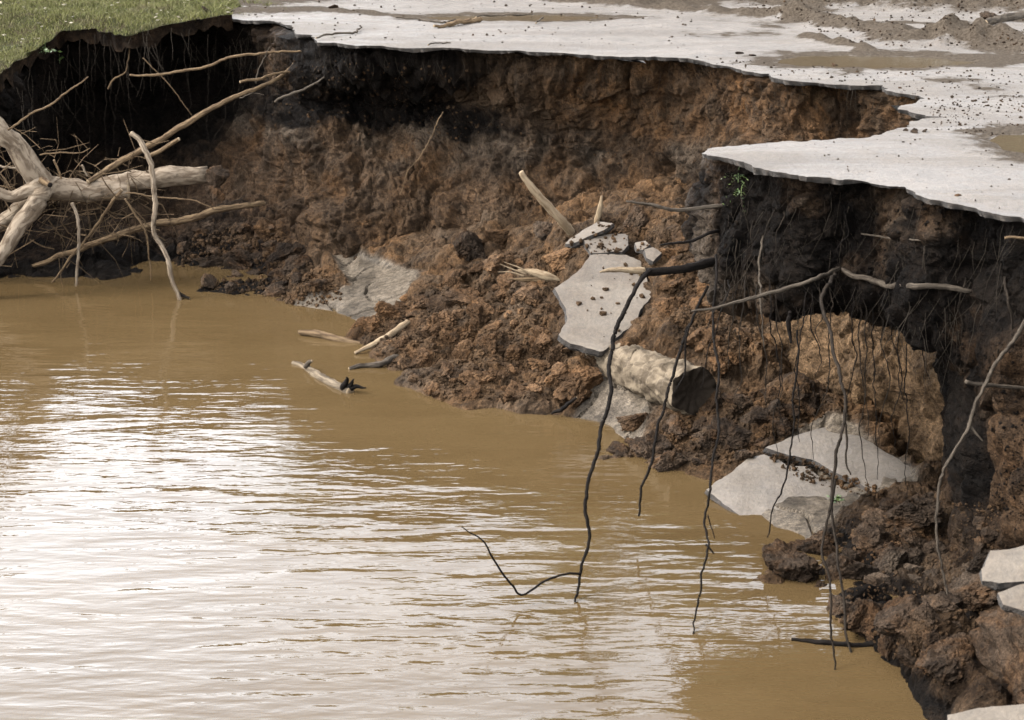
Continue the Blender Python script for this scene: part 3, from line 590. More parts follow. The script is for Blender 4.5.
# ------------------------------------------------------------------ wood: tapered, kinked tubes
def tube_mesh(name, pts, radii, seg=9, kink=.0, lump=.12, seed=0, step=None, cap=True, hollow=0., bark=0.):
    pts = np.array([tuple(p) for p in pts], float); d = np.linalg.norm(np.diff(pts, axis=0), axis=1); par = np.r_[0, np.cumsum(d)]
    L = par[-1]; rr = np.interp(par, np.linspace(0, L, len(radii)), radii); step = step or max(.008, float(np.mean(radii)) * .9)
    n = max(4, min(260, int(L / step))); q = np.linspace(0, L, n); C = catmull(pts, par, q); R = np.interp(q, par, rr)
    if kink:
        k3 = np.stack([fbm(np.c_[q * 4.5, q * 0 + j * 7.3, q * 0 + seed], 4, 800 + seed, .42) for j in range(3)], 1)
        k4 = np.stack([perlin(np.c_[q * 26, q * 0 + j * 5.1, q * 0 + seed], 850 + seed) for j in range(3)], 1)
        C = C + (k3 * kink + k4 * min(.006, kink * .3)) * sst(q, 0, L * .1)[:, None]
    T = np.gradient(C, axis=0); T /= np.linalg.norm(T, axis=1, keepdims=True) + 1e-9
    ref = np.array([.31, .55, .77]); A = np.cross(T, ref); A /= np.linalg.norm(A, axis=1, keepdims=True) + 1e-9; B = np.cross(T, A)
    th = np.linspace(0, 2 * math.pi, seg, endpoint=False)
    ring = np.cos(th)[None, :, None] * A[:, None] + np.sin(th)[None, :, None] * B[:, None]
    f = 1 + lump * fbm(np.concatenate([(C[:, None] * 14 + ring * 1.1).reshape(-1, 3)]), 3, 820 + seed).reshape(n, seg)
    if bark: f = f + bark * blocks((C[:, None] * 8 + ring * 1.6).reshape(-1, 3), 830 + seed).reshape(n, seg) + bark * .6 * blocks((C[:, None] * 24 + ring * 4).reshape(-1, 3), 840 + seed).reshape(n, seg)
    V = (C[:, None] + ring * (R[:, None] * f)[:, :, None]).reshape(-1, 3)
    F = []; uv = []
    for i in range(n - 1):
        for j in range(seg):
            k = (j + 1) % seg; F.append([i * seg + j, i * seg + k, (i + 1) * seg + k, (i + 1) * seg + j])
            uv += [(q[i], j / seg), (q[i], (j + 1) / seg), (q[i + 1], (j + 1) / seg), (q[i + 1], j / seg)]
    mi = [0] * len(F)
    if cap:
        V = list(V)
        for e, base, flip in ((0, 0, 1), (n - 1, (n - 1) * seg, 0)):
            prev = list(range(base, base + seg)); sgn = -1 if e == 0 else 1
            rings = [(.8, .0 - hollow * .3), (.4, -hollow)] if hollow else [(.6, .25 * (R[e]))]
            for fr, dz in rings:
                new = []
                for j in range(seg):
                    new.append(len(V)); V.append(C[e] + ring[e, j] * R[e] * fr * (1 + .15 * math.sin(j * 5.1 + seed)) + T[e] * sgn * dz)
                for j in range(seg):
                    k = (j + 1) % seg; a = [prev[j], prev[k], new[k], new[j]]; F.append(a[::-1] if flip else a); mi.append(1); uv += [(0, 0)] * 4
                prev = new
            F.append(prev[::-1] if flip else prev); mi.append(1); uv += [(.1, .1)] * seg
    me = mesh(name, V, F, True, mi)
    ul = me.uv_layers.new(name="UVMap"); ul.data.foreach_set("uv", np.array(uv, np.float32).ravel())
    return me
def wood(name, pts, radii, mat, parent=None, end=None, **kw):
    return link(name, tube_mesh(name, pts, radii, **kw), [mat, end or FRESHWOOD], parent)
def ppts(lst, Y0, Y1=None):                                     # pixel polyline at a distance that runs from Y0 to Y1
    Y1 = Y0 if Y1 is None else Y1; n = len(lst)
    return [P(a[0], a[1], a[2] if len(a) > 2 else Y0 + (Y1 - Y0) * k / max(1, n - 1)) for k, a in enumerate(lst)]
def mpp(Y, py=300): return (Y * CP + .9) / FPX                  # metres per pixel near that depth
DEADEND = DARKBARK

# driftwood tree lying in the water, left
YT = 13.35; r = mpp(YT)
t = empty("driftwood_tree", P(42, 270, YT)); tag(t, "bleached forked driftwood trunk lying against the dark bank at far left", "driftwood")
def part(name, lst, Y0, Y1, radii, mat, parent, **kw):
    o = wood(name, ppts(lst, Y0, Y1), [x * r for x in radii], mat, parent, **kw); o.matrix_parent_inverse = Matrix.Translation(-Vector(parent.location)) if parent.type == 'EMPTY' else Matrix(); return o
part("trunk", [(-60, 60), (-25, 103), (0, 131), (14, 144), (28, 164), (38, 180), (46, 188), (70, 190), (104, 191), (128, 192)], 13.2, 13.6, [11.5, 10.5, 10, 9.6, 10, 12.5, 13, 11, 9.6, 8.5], PALEWOOD, t, seg=16, lump=.25, kink=.02, seed=1)
part("limb", [(44, 188), (36, 204), (17, 229), (0, 254), (-25, 290)], 13.35, 13.0, [10, 9, 7.5, 7, 6], PALEWOOD, t, seg=12, lump=.25, seed=2, kink=.02)
part("limb", [(42, 186), (28, 191), (11, 197), (-2, 192), (-30, 180)], 13.35, 13.2, [9, 7, 5.5, 5, 4], PALEWOOD, t, seg=10, lump=.25, seed=3)
part("limb", [(44, 192), (30, 200), (14, 214), (-2, 225), (-40, 246)], 13.4, 13.55, [9, 8, 8, 7.5, 7], PALEWOOD, t, seg=12, lump=.2, seed=4)
part("knot", [(42, 180), (47, 183), (50, 185)], 13.28, 13.15, [4, 3.4, 2.6], TANWOOD, t, end=DARKBARK, seg=8, seed=5)
# other pieces of the tangle
tag(wood("fallen_log", ppts([(96, 186), (140, 181), (175, 177), (196, 175), (208, 174)], 13.9, 14.0), [x * r for x in (9, 10, 10.2, 10, 8)], PALEWOOD, end=DARKBARK, seg=22, lump=.3, hollow=.12, bark=.1, seed=6, kink=.02), "pale log end with a dark hollow tip jutting behind the driftwood trunk", "log")
def late_clods():
    clod(0, 0, 30, DARKCLOD, "dark mud lump round the end of the pale log", loc=P(216, 178, 13.7)); clod(0, 0, 24, DARKCLOD, "dark mud lump under the pale log's end", loc=P(214, 196, 13.95))
pa = empty("leaning_pole", P(93, 176, 13.5)); tag(pa, "long bare pole leaning up from the driftwood tangle to the road corner", "branch")
part("pole", [(88, 182), (110, 168), (147, 147), (200, 115), (233, 98), (262, 86), (283, 74), (300, 57)], 13.5, 14.75, [x * .75 for x in (3.5, 4.6, 4.4, 4, 3.6, 3, 2.6, 1.8)], TANWOOD, pa, seg=10, lump=.2, seed=7, kink=.015)
part("side_branch", [(240, 82), (262, 79), (280, 73), (297, 70)], 14.3, 14.6, [x * .75 for x in (2, 2, 1.8, 1.2)], TANWOOD, pa, seed=8, kink=.02)
part("side_branch", [(146, 157), (160, 151), (171, 144), (179, 139)], 13.7, 13.6, [x * .75 for x in (3, 3, 3, 2.6)], TANWOOD, pa, seed=9)
part("twig", [(256, 83), (258, 68), (266, 55), (270, 47)], 14.4, 14.4, [x * .75 for x in (1, .9, .8, .5)], GREYBARK, pa, seed=10, kink=.02)
part("twig", [(240, 98), (252, 94), (264, 95)], 14.4, 14.3, [x * .75 for x in (1, .9, .5)], GREYBARK, pa, seed=11, kink=.02)
sp_ = empty("upright_stick", P(178, 294, 13.1)); tag(sp_, "pale crooked stick standing in the water in front of the tangle", "branch")
part("stick", [(131, 133), (138, 139), (144, 148), (150, 160), (153, 178), (154.5, 205), (155.5, 234), (160, 246), (168, 262), (173, 279), (178, 294), (181, 303)], 13.15, 13.0, [x * .75 for x in (3.2, 3.6, 3.8, 3.5, 3.4, 3.3, 3.2, 3.0, 3, 3, 2.8, 2.6)], PALEWOOD, sp_, seed=12, lump=.3, kink=.02)
part("root_foot", [(176, 292), (182, 296), (189, 299)], 13.05, 13.0, [x * .75 for x in (2.4, 2.4, 1.2)], DARKBARK, sp_, seed=13, kink=.02)
tag(wood("fallen_pole", ppts([(8, 273, 13.85), (42, 263, 13.8), (78, 250, 13.75), (111, 238, 13.7), (150, 226, 13.7), (189, 219, 13.75), (220, 209, 13.85), (266, 203, 14.05)], 13.8), [x * r * .75 for x in (2, 3.4, 4.2, 4.6, 4.8, 4.8, 4.6, 3.4)], TANWOOD, seed=14, lump=.25, seg=10, kink=.02), "long tan pole slanting from the mud down into the water", "branch")
for lst, ra, y0, lab, mt in (
  ([(72, 203), (78, 220), (79, 236), (78, 258), (76, 287)], (2.4, 2.4, 2.2, 2, 1.6), 13.3, "short upright stick under the driftwood trunk reaching the water", PALEWOOD),
  ([(122, 190), (103, 217), (78, 249), (52, 283)], (2.3, 2, 1.8, 1.3), 13.45, "thin slanting stick crossing behind the upright stick into the water", TANWOOD),
  ([(125, 199), (134, 213), (144, 228), (149, 255), (151, 280)], (1.6, 1.6, 1.5, 1.1, .8), 13.4, "thin bent twig dropping to the water beside the pale crooked stick", TANWOOD),
  ([(126, 193), (150, 196), (172, 198), (195, 201), (214, 208)], (1.2, 1.2, 1.1, 1, .7), 13.45, "thin twig stretched sideways from the tangle to the mud bank", TANWOOD),
  ([(8, 130), (35, 112), (62, 96), (88, 76)], (1.5, 1.5, 1.3, .8), 13.2, "thin straight twig slanting up across the dark hollow at far left", TANWOOD),
  ([(130, 75), (150, 76), (180, 72), (205, 66), (233, 57), (265, 53), (302, 51)], (1.5, 2, 2, 2, 2.1, 1.8, 1.5), 14.6, "pale curved branch reaching left from the road corner below the grass", TANWOOD),
  ([(275, 102), (290, 94), (306, 88), (324, 77)], (1.8, 1.8, 1.5, 1.1), 13.95, "short grey twig sticking out of the bank below the road corner", GREYBARK),
  ([(108, 89), (113, 80), (125, 72), (128, 62), (130, 40)], (1.4, 1.4, 1.2, .8, .6), 15.4, "small hooked root hanging in the dark hollow under the grass", TANWOOD),
  ([(143, 58), (158, 72), (175, 92), (192, 115)], (.9, .9, .8, .6), 15.2, "very thin root slanting down the dark hollow above the log", TANWOOD),
  ([(0, 166), (12, 167), (30, 170), (44, 172)], (1.6, 1.6, 1.3, 1), 13.5, "short twig lying behind the top of the driftwood trunk", PALEWOOD),
  ([(40, 155), (60, 153), (82, 152), (90, 148)], (1.2, 1.1, 1., .6), 13.6, "thin level twig above the driftwood limb", TANWOOD),
  ([(54, 160), (58, 170), (61, 178)], (1.6, 1.6, 1.4), 13.3, "short upright twig standing on the driftwood limb", TANWOOD),
  ([(82, 165), (88, 177)], (1.5, 1.2), 13.3, "short pale splinter standing on the driftwood limb", PALEWOOD)):
    tag(wood("branch" if ra[0] > 1.7 else "twig", ppts(lst, y0), [x * r * .75 for x in ra], mt, seed=len(lab), lump=.2, seg=7, kink=.018), lab, "branch" if ra[0] > 1.7 else "twig")
# brush caught behind the driftwood
bv, bf = [], []
for k in range(230):
    a = P(random.uniform(-30, 150), random.gauss(195, 28), random.uniform(13.35, 14.1)); ang = random.uniform(0, 6.28); L = random.uniform(.08, .4)
    dv = Vector((math.cos(ang), random.uniform(-.5, .5), math.sin(ang))) * L; rr = random.uniform(.002, .006); b = a + dv + Vector((0, 0, -.04)); c = (a + b) / 2 + Vector((random.gauss(0, .03), 0, random.gauss(0, .03)))
    s0 = Vector((rr, 0, rr)); s1 = Vector((-rr, rr, rr * .3)); s2 = Vector((0, -rr, -rr)); i0 = len(bv)
    for q_, sc in ((a, 1), (c, .9), (b, .4)): bv += [q_ + s0 * sc, q_ + s1 * sc, q_ + s2 * sc]
    for lv in (0, 3):
        for j in range(3): bf.append([i0 + lv + j, i0 + lv + (j + 1) % 3, i0 + lv + 3 + (j + 1) % 3, i0 + lv + 3 + j])
me = mesh("brush", bv, bf); ul = me.uv_layers.new(name="UVMap")
tag(link("brush", me, TANWOOD), "tangle of thin dry twigs caught behind the driftwood", "brush", kind="stuff")

# ------------------------------------------------------------------ broken slabs
def slab(name, px, plane_p, plane_n, thick, mats, jagamp=.018, seed=0, res=.05, rough=.006, parent=None, bend=0.):
    nrm = Vector(plane_n).normalized(); o = Vector(plane_p); ex = Vector((1, 0, 0)); ex = (ex - nrm * ex.dot(nrm)).normalized(); ey = nrm.cross(ex)
    o2 = []
    for x, y in px:
        d = ray(x, y); tt = (o - ORG).dot(nrm) / d.dot(nrm); q = ORG + d * tt - o; o2.append((q.dot(ex), q.dot(ey)))
    ol = jag(o2 + [o2[0]], .025, jagamp, 900 + seed, freq=9)[:-1]
    mn, mx = ol.min(0), ol.max(0); n = int((mx - mn).prod() / res ** 2 * 1.5) + 5
    q = np.c_[RNG.uniform(mn[0], mx[0], n), RNG.uniform(mn[1], mx[1], n)]; q = q[inpoly(q, ol)]
    if len(q): q = q[cdist(q, ol) > .02]
    V2, F, _ = cdt([tuple(p) for p in ol], q); m_ = len(V2); k = len(ol)
    h = rough * fbm(np.c_[V2 * 5, V2[:, :1] * 0 + seed], 4, 930) + bend * (V2[:, 0] ** 2)
    h -= .006 * (1 - sst(cdist(V2, ol), 0, .025)) * (.6 + fbm(np.c_[V2 * 8, V2[:, :1] * 0], 2, 935))
    def W(v2, hh): return np.array(o)[None] + v2[:, :1] * np.array(ex) + v2[:, 1:] * np.array(ey) + hh[:, None] * np.array(nrm)
    olc = V2[:k]; cen = olc.mean(0); inn = (cen - olc) / (np.linalg.norm(cen - olc, axis=1, keepdims=True) + 1e-6)
    jit = fbm(np.c_[olc * 12, olc[:, :1] * 0], 3, 940 + seed)
    mid = W(olc - inn * (.008 + .014 * jit)[:, None], h[:k] - thick * (.5 + .15 * jit)); low = W(olc + inn * (.012 + .03 * np.abs(jit))[:, None], h[:k] - thick * (1 + .25 * jit))
    V = np.concatenate([W(V2, h), W(olc, h[:k]), mid, low])
    F = [list(f) for f in F]; area = sum((np.cross(V2[f[1]] - V2[f[0]], V2[f[2]] - V2[f[0]])) for f in F[:20])
    nf = len(F); F2 = []
    for a, b in ((m_, m_ + k), (m_ + k, m_ + 2 * k)):
        for j in range(k): F2.append([a + j, b + j, b + (j + 1) % k, a + (j + 1) % k])
    F2.append([m_ + 2 * k + j for j in range(k)])
    me = mesh(name, V, F + F2, True, [0] * nf + [1] * len(F2)); bm = bmesh.new(); bm.from_mesh(me); bm.faces.ensure_lookup_table()
    if sum((f.normal.dot(nrm) for f in bm.faces[:nf])) < 0: bmesh.ops.reverse_faces(bm, faces=bm.faces[:nf])
    bm.to_mesh(me); bm.free()
    for f in me.polygons:
        if f.material_index: f.use_smooth = False
    return link(name, me, mats, parent)
AM = [SLABM, EDGEM]
tag(slab("asphalt_slab", [(590, 254), (627, 254), (640, 260), (652, 294), (640, 310), (637, 323), (623, 331), (612, 343), (603, 351), (587, 348), (570, 343), (558, 335), (567, 320), (566, 308), (560, 297), (555, 287), (570, 277), (582, 267)], P(600, 300, 10.9), (.06, -.42, .9), .065, AM, seed=1, jagamp=.012), "large tilted asphalt slab sliding down the middle of the rubble heap", "slab")
tag(slab("asphalt_slab", [(584, 238), (602, 234), (627, 233), (628, 245), (622, 251), (591, 252.5), (586, 245)], P(606, 243, 11.45), (.02, -.38, .92), .07, AM, seed=2, jagamp=.01), "smaller asphalt slab just above the large tilted slab", "slab")
tag(slab("asphalt_slab", [(565, 242), (582, 230), (597, 222), (613, 223), (605, 229), (590, 235), (572, 243)], P(590, 231, 11.55), (-.28, -.25, .92), .045, AM, seed=3, jagamp=.01), "thin tilted asphalt sheet at the top of the rubble beside the leaning stake", "slab")
tag(slab("asphalt_slab", [(645, 249), (653, 247), (661, 253), (653, 261), (647, 257)], P(653, 254, 11.2), (.1, -.5, .85), .06, AM, seed=4, jagamp=.008), "small pale asphalt piece right of the smaller slab", "slab")
tag(slab("asphalt_slab", [(635, 242), (645, 240), (650, 244), (643, 250), (637, 248)], P(642, 245, 11.3), (-.1, -.4, .9), .05, AM, seed=5, jagamp=.008), "tiny asphalt fragment between the smaller slab and the pale piece", "slab")
# silt sheets at the waterline
SM = [SILTM, EDGEM]
def silt(px, z0, Y0, nrm, seed): return tag(slab("silt_flat", px, P(*z0, Y0), nrm, .05, SM, seed=seed, rough=.012, jagamp=.014), kind="structure")
def gz_(px, py, z): q = G(px, py, z); return (px, py), q.y
c0, y0 = gz_(810, 480, .085)
silt([(832, 424), (856, 434), (900, 459), (928, 475), (928, 492), (893, 502), (872, 494), (856, 480), (838, 474), (812, 458), (790, 455), (766, 446), (800, 434)], c0, y0, (.03, -.17, 1), 14)
c0, y0 = gz_(800, 490, .045)
silt([(706, 488), (752, 456), (764, 454), (786, 464), (806, 466), (832, 482), (850, 489), (866, 503), (886, 510), (852, 526), (812, 544), (795, 544), (765, 532), (738, 514)], c0, y0, (.02, -.19, 1), 15)

# ------------------------------------------------------------------ clods
S.view_layers[0].update(); DG = bpy.context.evaluated_depsgraph_get()
def clod_mesh(name, seed, sub=4, planes=11, soft=.12):
    bm = bmesh.new(); bmesh.ops.create_icosphere(bm, subdivisions=sub, radius=1); V = np.array([v.co for v in bm.verts]); F = np.array([[v.index for v in f.verts] for f in bm.faces]); bm.free()
    g = np.random.default_rng(seed); nr = g.normal(size=(planes, 3)); nr /= np.linalg.norm(nr, axis=1, keepdims=True); ds = g.uniform(.55, .95, planes)
    dt = V @ nr.T; rr = np.where(dt > .05, ds[None] / np.maximum(dt, .05), 9).min(1); rr = np.minimum(rr, 1.15)
    V = V * rr[:, None]; o = seed * 3.7
    d = .16 * fbm(V * 1.6 + o, 3, seed) + .16 * blocks(V * 2.2 + o, seed + 3) + .09 * blocks(V * 4.5 + o, seed + 4) + .06 * lumps(V * 8 + o, seed + 5) + .03 * lumps(V * 17 + o, seed + 7) + .05 * fbm(V * 14 + o, 3, seed + 6)
    V = V * (1 + d)[:, None] * np.array([1, g.uniform(.75, 1), g.uniform(.6, .85)])
    return mesh(name, V, F, False)
CL = [clod_mesh("earth_clod", 20 + k) for k in range(12)] + [clod_mesh("earth_clod", 50 + k, sub=5, planes=16) for k in range(6)]; CL_mat = {}
def clod_data(k, mat):
    key = (k, mat.name)
    if key not in CL_mat: me = CL[k].copy(); me.materials.append(mat); CL_mat[key] = me
    return CL_mat[key]
def clod(px, py, wpx, mat, label, group=None, asp=1., k=None, sink=.25, name="earth_clod", loc=None, tall=1.):
    if loc is None:
        loc, nor, nm = hit(px, py)
        if loc is None or (name == "earth_clod" and not nm.startswith(("rubble", "river_bank", "near"))): return None
    d = (loc - ORG).length; rr = wpx * .5 * d / FPX
    o = link(name, clod_data((random.randrange(12) if wpx < 30 else 12 + random.randrange(6)) if k is None else k, mat)); o.scale = (rr, rr * random.uniform(.8, 1.1), rr * asp * 1.15)
    o.rotation_euler = (random.uniform(-.5, .5), random.uniform(-.5, .5), random.uniform(0, 6.28)); o.location = loc + Vector((0, rr * .35, rr * (.3 - sink)))
    return tag(o, label, "clod", group)
LM = [(470, 250, "large grey clod"), (548, 234, "leaning stake"), (605, 300, "large tilted slab"), (606, 243, "smaller asphalt slab"), (638, 222, "upright earth block"), (462, 303, "flat topped orange clod"), (530, 274, "splintered wood"), (580, 386, "big clod at the waterline"), (655, 378, "fallen log"), (637, 426, "small orange mound"), (670, 314, "rough clod beside the slab"), (385, 338, "pale slanting stick"), (430, 395, "left toe of the heap"), (520, 400, "middle toe of the heap"), (500, 340, "middle of the heap"), (540, 310, "slab's left edge"), (700, 235, "short dark root"), (660, 205, "topmost root"), (717, 330, "very long thin root"), (760, 345, "ledge shadow"), (735, 440, "broad crumbly clod"), (800, 400, "foot of the lit wall"), (690, 440, "root in front of the log"), (790, 576, "big dark clod in the water"), (850, 582, "broad dark clod under the root"), (915, 520, "wide dark clod at the pillar"), (860, 490, "cracked silt"), (950, 664, "brown waterline clod"), (905, 628, "floating twig"), (975, 600, "block at the right edge"), (960, 520, "foot of the dark pillar"), (940, 570, "tip of the long bent root"), (245, 262, "large dark mud lump"), (210, 270, "mud lump by the crooked stick"), (285, 255, "lump under the hollow"), (178, 294, "foot of the crooked stick"), (250, 205, "end of the tan pole"), (310, 290, "left silt patch")]
USED = {}
def uniq(pre, px, py, lm):
    for rk in range(4):
        t_ = pre + where(px, py, lm, rk)
        if t_ not in USED: break
    USED[t_] = 1; return t_
def where(px, py, lm, rk=0):
    x_, y_, nm = sorted(lm, key=lambda l: (l[0] - px) ** 2 + (l[1] - py) ** 2)[rk]; dx, dy = px - x_, py - y_; v = "above" if dy < 0 else "below"; h_ = "left of" if dx < 0 else "right of"
    rel = v if abs(dy) > 2.2 * abs(dx) else h_ if abs(dx) > 2.2 * abs(dy) else v + " and " + h_
    return ("just " if dx * dx + dy * dy < 400 else "farther ") + rel + " the " + nm
def clod_label(px, py, w_, mt):
    return uniq(("tiny" if w_ < 11 else "small" if w_ < 15 else "middling" if w_ < 24 else "sizeable") + (" brown" if mt.name == "clod_soil" else " dark") + " earth clod ", px, py, LM)
BIG = [(470, 252, 48, 1.1, DARKCLOD, "large grey earth clod at the upper left of the rubble heap"), (494, 240, 26, 1.1, CLOD, "orange brown clod beside the large grey clod"), (548, 234, 34, .7, DARKCLOD, "pale grey clod at the foot of the leaning stake"), (563, 262, 46, .8, CLOD, "dark brown clod wedged against the left edge of the large slab"), (638, 222, 30, 1.1, DARKCLOD, "upright block of earth right of the thin asphalt sheet"), (462, 303, 50, .6, CLOD, "flat topped orange clod in the left half of the rubble heap"), (580, 386, 54, .8, CLOD, "big clod at the waterline left of the fallen log"), (637, 426, 44, .7, CLOD, "small orange mound of earth below the fallen log"), (670, 314, 36, 1.2, CLOD, "rough clod at the right edge of the large slab"), (790, 576, 74, .95, DARKCLOD, "big dark clod standing in the water below the cracked silt"), (850, 582, 66, .8, DARKCLOD, "broad dark clod beside the big one in the water, under the long root"), (915, 520, 80, .6, DARKCLOD, "wide dark clod at the foot of the bank pillar"), (950, 664, 66, .7, DARKCLOD, "brown clod at the waterline at lower right"), (905, 628, 70, .6, DARKCLOD, "low brown clod behind the floating twig at lower right"), (975, 600, 70, .7, DARKCLOD, "brown earth lump behind the broken block at the right edge"), (245, 262, 50, .7, DARKCLOD, "large dark mud lump at the foot of the left bank"), (210, 270, 44, .7, DARKCLOD, "dark mud lump at the waterline right of the pale crooked stick"), (285, 255, 40, .7, DARKCLOD, "brown lump under the hollow in the left bank"), (650, 455, 44, .5, DARKCLOD, "low wet clod at the waterline below the fallen log"), (735, 440, 56, .55, DARKCLOD, "broad crumbly clod left of the cracked silt")]
for px, py, w_, asp, mt, lab in BIG: clod(px, py, w_, mt, lab, asp=asp, name="earth_clod")
REG = [([(360, 340), (400, 300), (450, 280), (520, 250), (550, 245), (545, 300), (550, 338), (578, 358), (590, 400), (440, 400), (395, 370)], 110, (9, 40), CLOD, "crumbly orange brown clod in the rubble heap left of the large slab", "clods left of the large slab"),
 ([(668, 245), (700, 215), (715, 300), (770, 345), (725, 370), (680, 340), (664, 310)], 50, (8, 30), CLOD, "brown clod in the rubble between the large slab and the overhang", "clods right of the large slab"),
 ([(610, 455), (680, 420), (720, 400), (800, 380), (835, 410), (740, 462), (640, 468)], 55, (9, 38), DARKCLOD, "grey brown clod on the low mound right of the fallen log", "clods right of the fallen log"),
 ([(770, 565), (870, 510), (1000, 500), (1000, 560), (980, 640), (950, 690), (880, 650), (800, 600)], 65, (12, 52), DARKCLOD, "dark clod on the slope below the pillar at lower right", "clods at lower right"),
 ([(150, 283), (200, 230), (280, 225), (330, 290), (270, 298)], 50, (8, 30), DARKCLOD, "dark mud clod at the foot of the left bank", "clods at the left bank foot")]
def rin(poly):
    a = np.array(poly); mn, mx = a.min(0), a.max(0)
    while True:
        p_ = RNG.uniform(mn, mx)
        if inpoly(p_[None], a)[0]: return p_
for poly, cnt, (s0, s1), mt, lab, grp in REG:
    for k in range(cnt):
        p_ = rin(poly); w_ = s0 + (s1 - s0) * random.random() ** 1.7; clod(p_[0], p_[1], w_, mt, clod_label(p_[0], p_[1], w_, mt), grp, asp=random.uniform(.6, 1.))
late_clods()
# loose crumbs too small to count
ico = bmesh.new(); bmesh.ops.create_icosphere(ico, subdivisions=1, radius=1); IV = np.array([v.co for v in ico.verts]); IF = np.array([[v.index for v in f.verts] for f in ico.faces]); ico.free()
def crumbs(name, polys, mat, sizes, label, okn=None, cat="crumbs"):
    V = []; F = []; b = 0
    for poly, cnt in polys:
        for k in range(cnt):
            p_ = rin(poly); loc, nor, nm = hit(*p_)
            if loc is None or (okn and not nm.startswith(okn)): continue
            d = (loc - ORG).length; s = (sizes[0] + (sizes[1] - sizes[0]) * random.random() ** 2.5) * .5 * d / FPX
            v = IV * (s * RNG.uniform(.55, 1.35, (len(IV), 1))) * RNG.uniform(.6, 1.2, 3); V.append(v + np.array(loc + nor * s * .2)); F.append(IF + b); b += len(IV)
    V = np.concatenate(V); me = mesh(name, V, np.concatenate(F), False); soilattr(me, np.clip(.12 + (.75 * sst(V[:, 0], .9, 1.2) * (1 - sst(V[:, 1], 9.2, 9.6)) + .7 * sst(-V[:, 0], 2, 3) if name == 'bank_crumbs' else 0.), 0, 1), .5, .3, .25 if name == 'earth_crumbs' else .08)
    return tag(link(name, me, mat), label, cat, kind="stuff")
crumbs("earth_crumbs", [(r_[0], int(r_[1] * 20)) for r_ in REG] + [([(250, 280), (330, 270), (345, 300), (290, 312)], 350), ([(760, 452), (800, 458), (885, 490), (880, 500), (800, 480)], 260), ([(560, 230), (720, 200), (720, 240), (570, 260)], 300), ([(560, 290), (590, 256), (648, 262), (640, 320), (600, 350)], 26)], SOIL, (1.6, 7), "loose earth crumbs strewn over the rubble slopes", ("rubble", "river_bank", "silt", "earth", "near", "asphalt"))
crumbs("bank_crumbs", [([(705, 170), (745, 165), (905, 190), (1024, 222), (1024, 330), (940, 335), (830, 310), (715, 300)], 1500), ([(240, 60), (330, 60), (700, 80), (890, 100), (700, 190), (520, 240), (420, 260), (260, 220)], 2200), ([(950, 345), (1024, 330), (1024, 540), (960, 480)], 500)], SOIL, (1.2, 4.5), "small lumps of soil clinging to the bank faces", ("river_bank", "overhang", "near"))
road_polys = [([(620, 55), (900, 60), (1024, 75), (1024, 110), (930, 110), (880, 84), (780, 78), (680, 56)], 420), ([(240, 2), (700, 2), (700, 50), (330, 40), (250, 18)], 260), ([(720, 0), (1024, 0), (1024, 55), (860, 45)], 600), ([(930, 100), (1024, 95), (1024, 140), (930, 130)], 300), ([(720, 145), (900, 133), (1024, 150), (1024, 215), (880, 180)], 90)]
crumbs("road_grit", road_polys, DARKCLOD, (.7, 3.4), "mud crumbs and gravel scattered over the wet road", ("road",), "gravel")
for k, (px, py, w_) in enumerate([(914, 133, 11), (924, 132, 7), (906, 131, 6), (958, 196, 8), (992, 20, 26), (740, 54, 8), (752, 56, 9), (835, 66, 7), (333, 8, 12), (206, 10, 10)]):
    clod(px, py, w_, DARKCLOD, ("small mud clod on the ledge near the notch in the road edge", "small mud clod on the ledge near the notch in the road edge", "small mud clod on the ledge near the notch in the road edge", "lone small mud clod on the ledge top toward the right edge", "big mud clod by the log at the far right of the road", "small mud clod at the left end of the long puddle", "small mud clod at the left end of the long puddle", "mud clod on the near shore of the long puddle", "mud clod on the road beyond the pale stick", "mud clod in the grass above the dark hollow")[k], {0: "clods by the notch", 1: "clods by the notch", 2: "clods by the notch", 5: "clods by the puddle", 6: "clods by the puddle"}.get(k), asp=.5, name="mud_clod")

# ------------------------------------------------------------------ log, stakes, sticks on the rubble
r10 = mpp(10)
tag(wood("fallen_log", ppts([(598, 352, 10.75), (622, 364, 10.5), (645, 373, 10.25), (672, 384, 9.98), (696, 392, 9.72)], 10), [x * r10 for x in (21, 22, 23, 24, 24.5)], BIRCHM, end=ROOTM, seg=56, lump=.2, hollow=.03, seed=21, kink=.01, step=.008, bark=.1), "short thick log with pale bark lying below the large slab", "log")
def rest(px, py, dy=0.): 
    l_, n_, nm = hit(px, py); return (l_.y if l_ is not None else 11.) + dy
yb = rest(572, 233)
tag(wood("wooden_stake", [P(521, 172, yb - .1), P(528, 183, yb - .09), P(545, 203, yb - .07), P(563, 222, yb - .03), P(576, 238, yb + .05)], [x * mpp(11.8) for x in (2.8, 4.4, 4.2, 4.4, 4.2)], FRESHWOOD, seed=22, lump=.4, kink=.01), "pale bare stake leaning out of the top of the rubble", "stick")
yb = rest(597, 222)
tag(wood("wooden_stake", [P(602, 196, yb - .05), P(600, 208, yb - .05), P(596, 226, yb)], [x * mpp(11.8) for x in (1.2, 3.2, 3.2)], FRESHWOOD, seed=23, lump=.5), "short split stake standing beside the thin asphalt sheet", "stick")
yb = rest(530, 276) - .08
t = empty("splintered_wood", P(530, 280, yb)); tag(t, "bright splintered piece of wood lying at the left of the large slab", "wood")
r = mpp(11.6)
part("board", [(518, 270), (532, 272), (546, 276), (562, 281)], yb, yb - .06, [.6, 4, 5, 1], FRESHWOOD, t, seed=24, lump=.5)
part("board", [(508, 279), (524, 279), (540, 280), (556, 283)], yb - .02, yb - .05, [.4, 2.6, 3, 1], TANWOOD, t, seed=25, lump=.5)
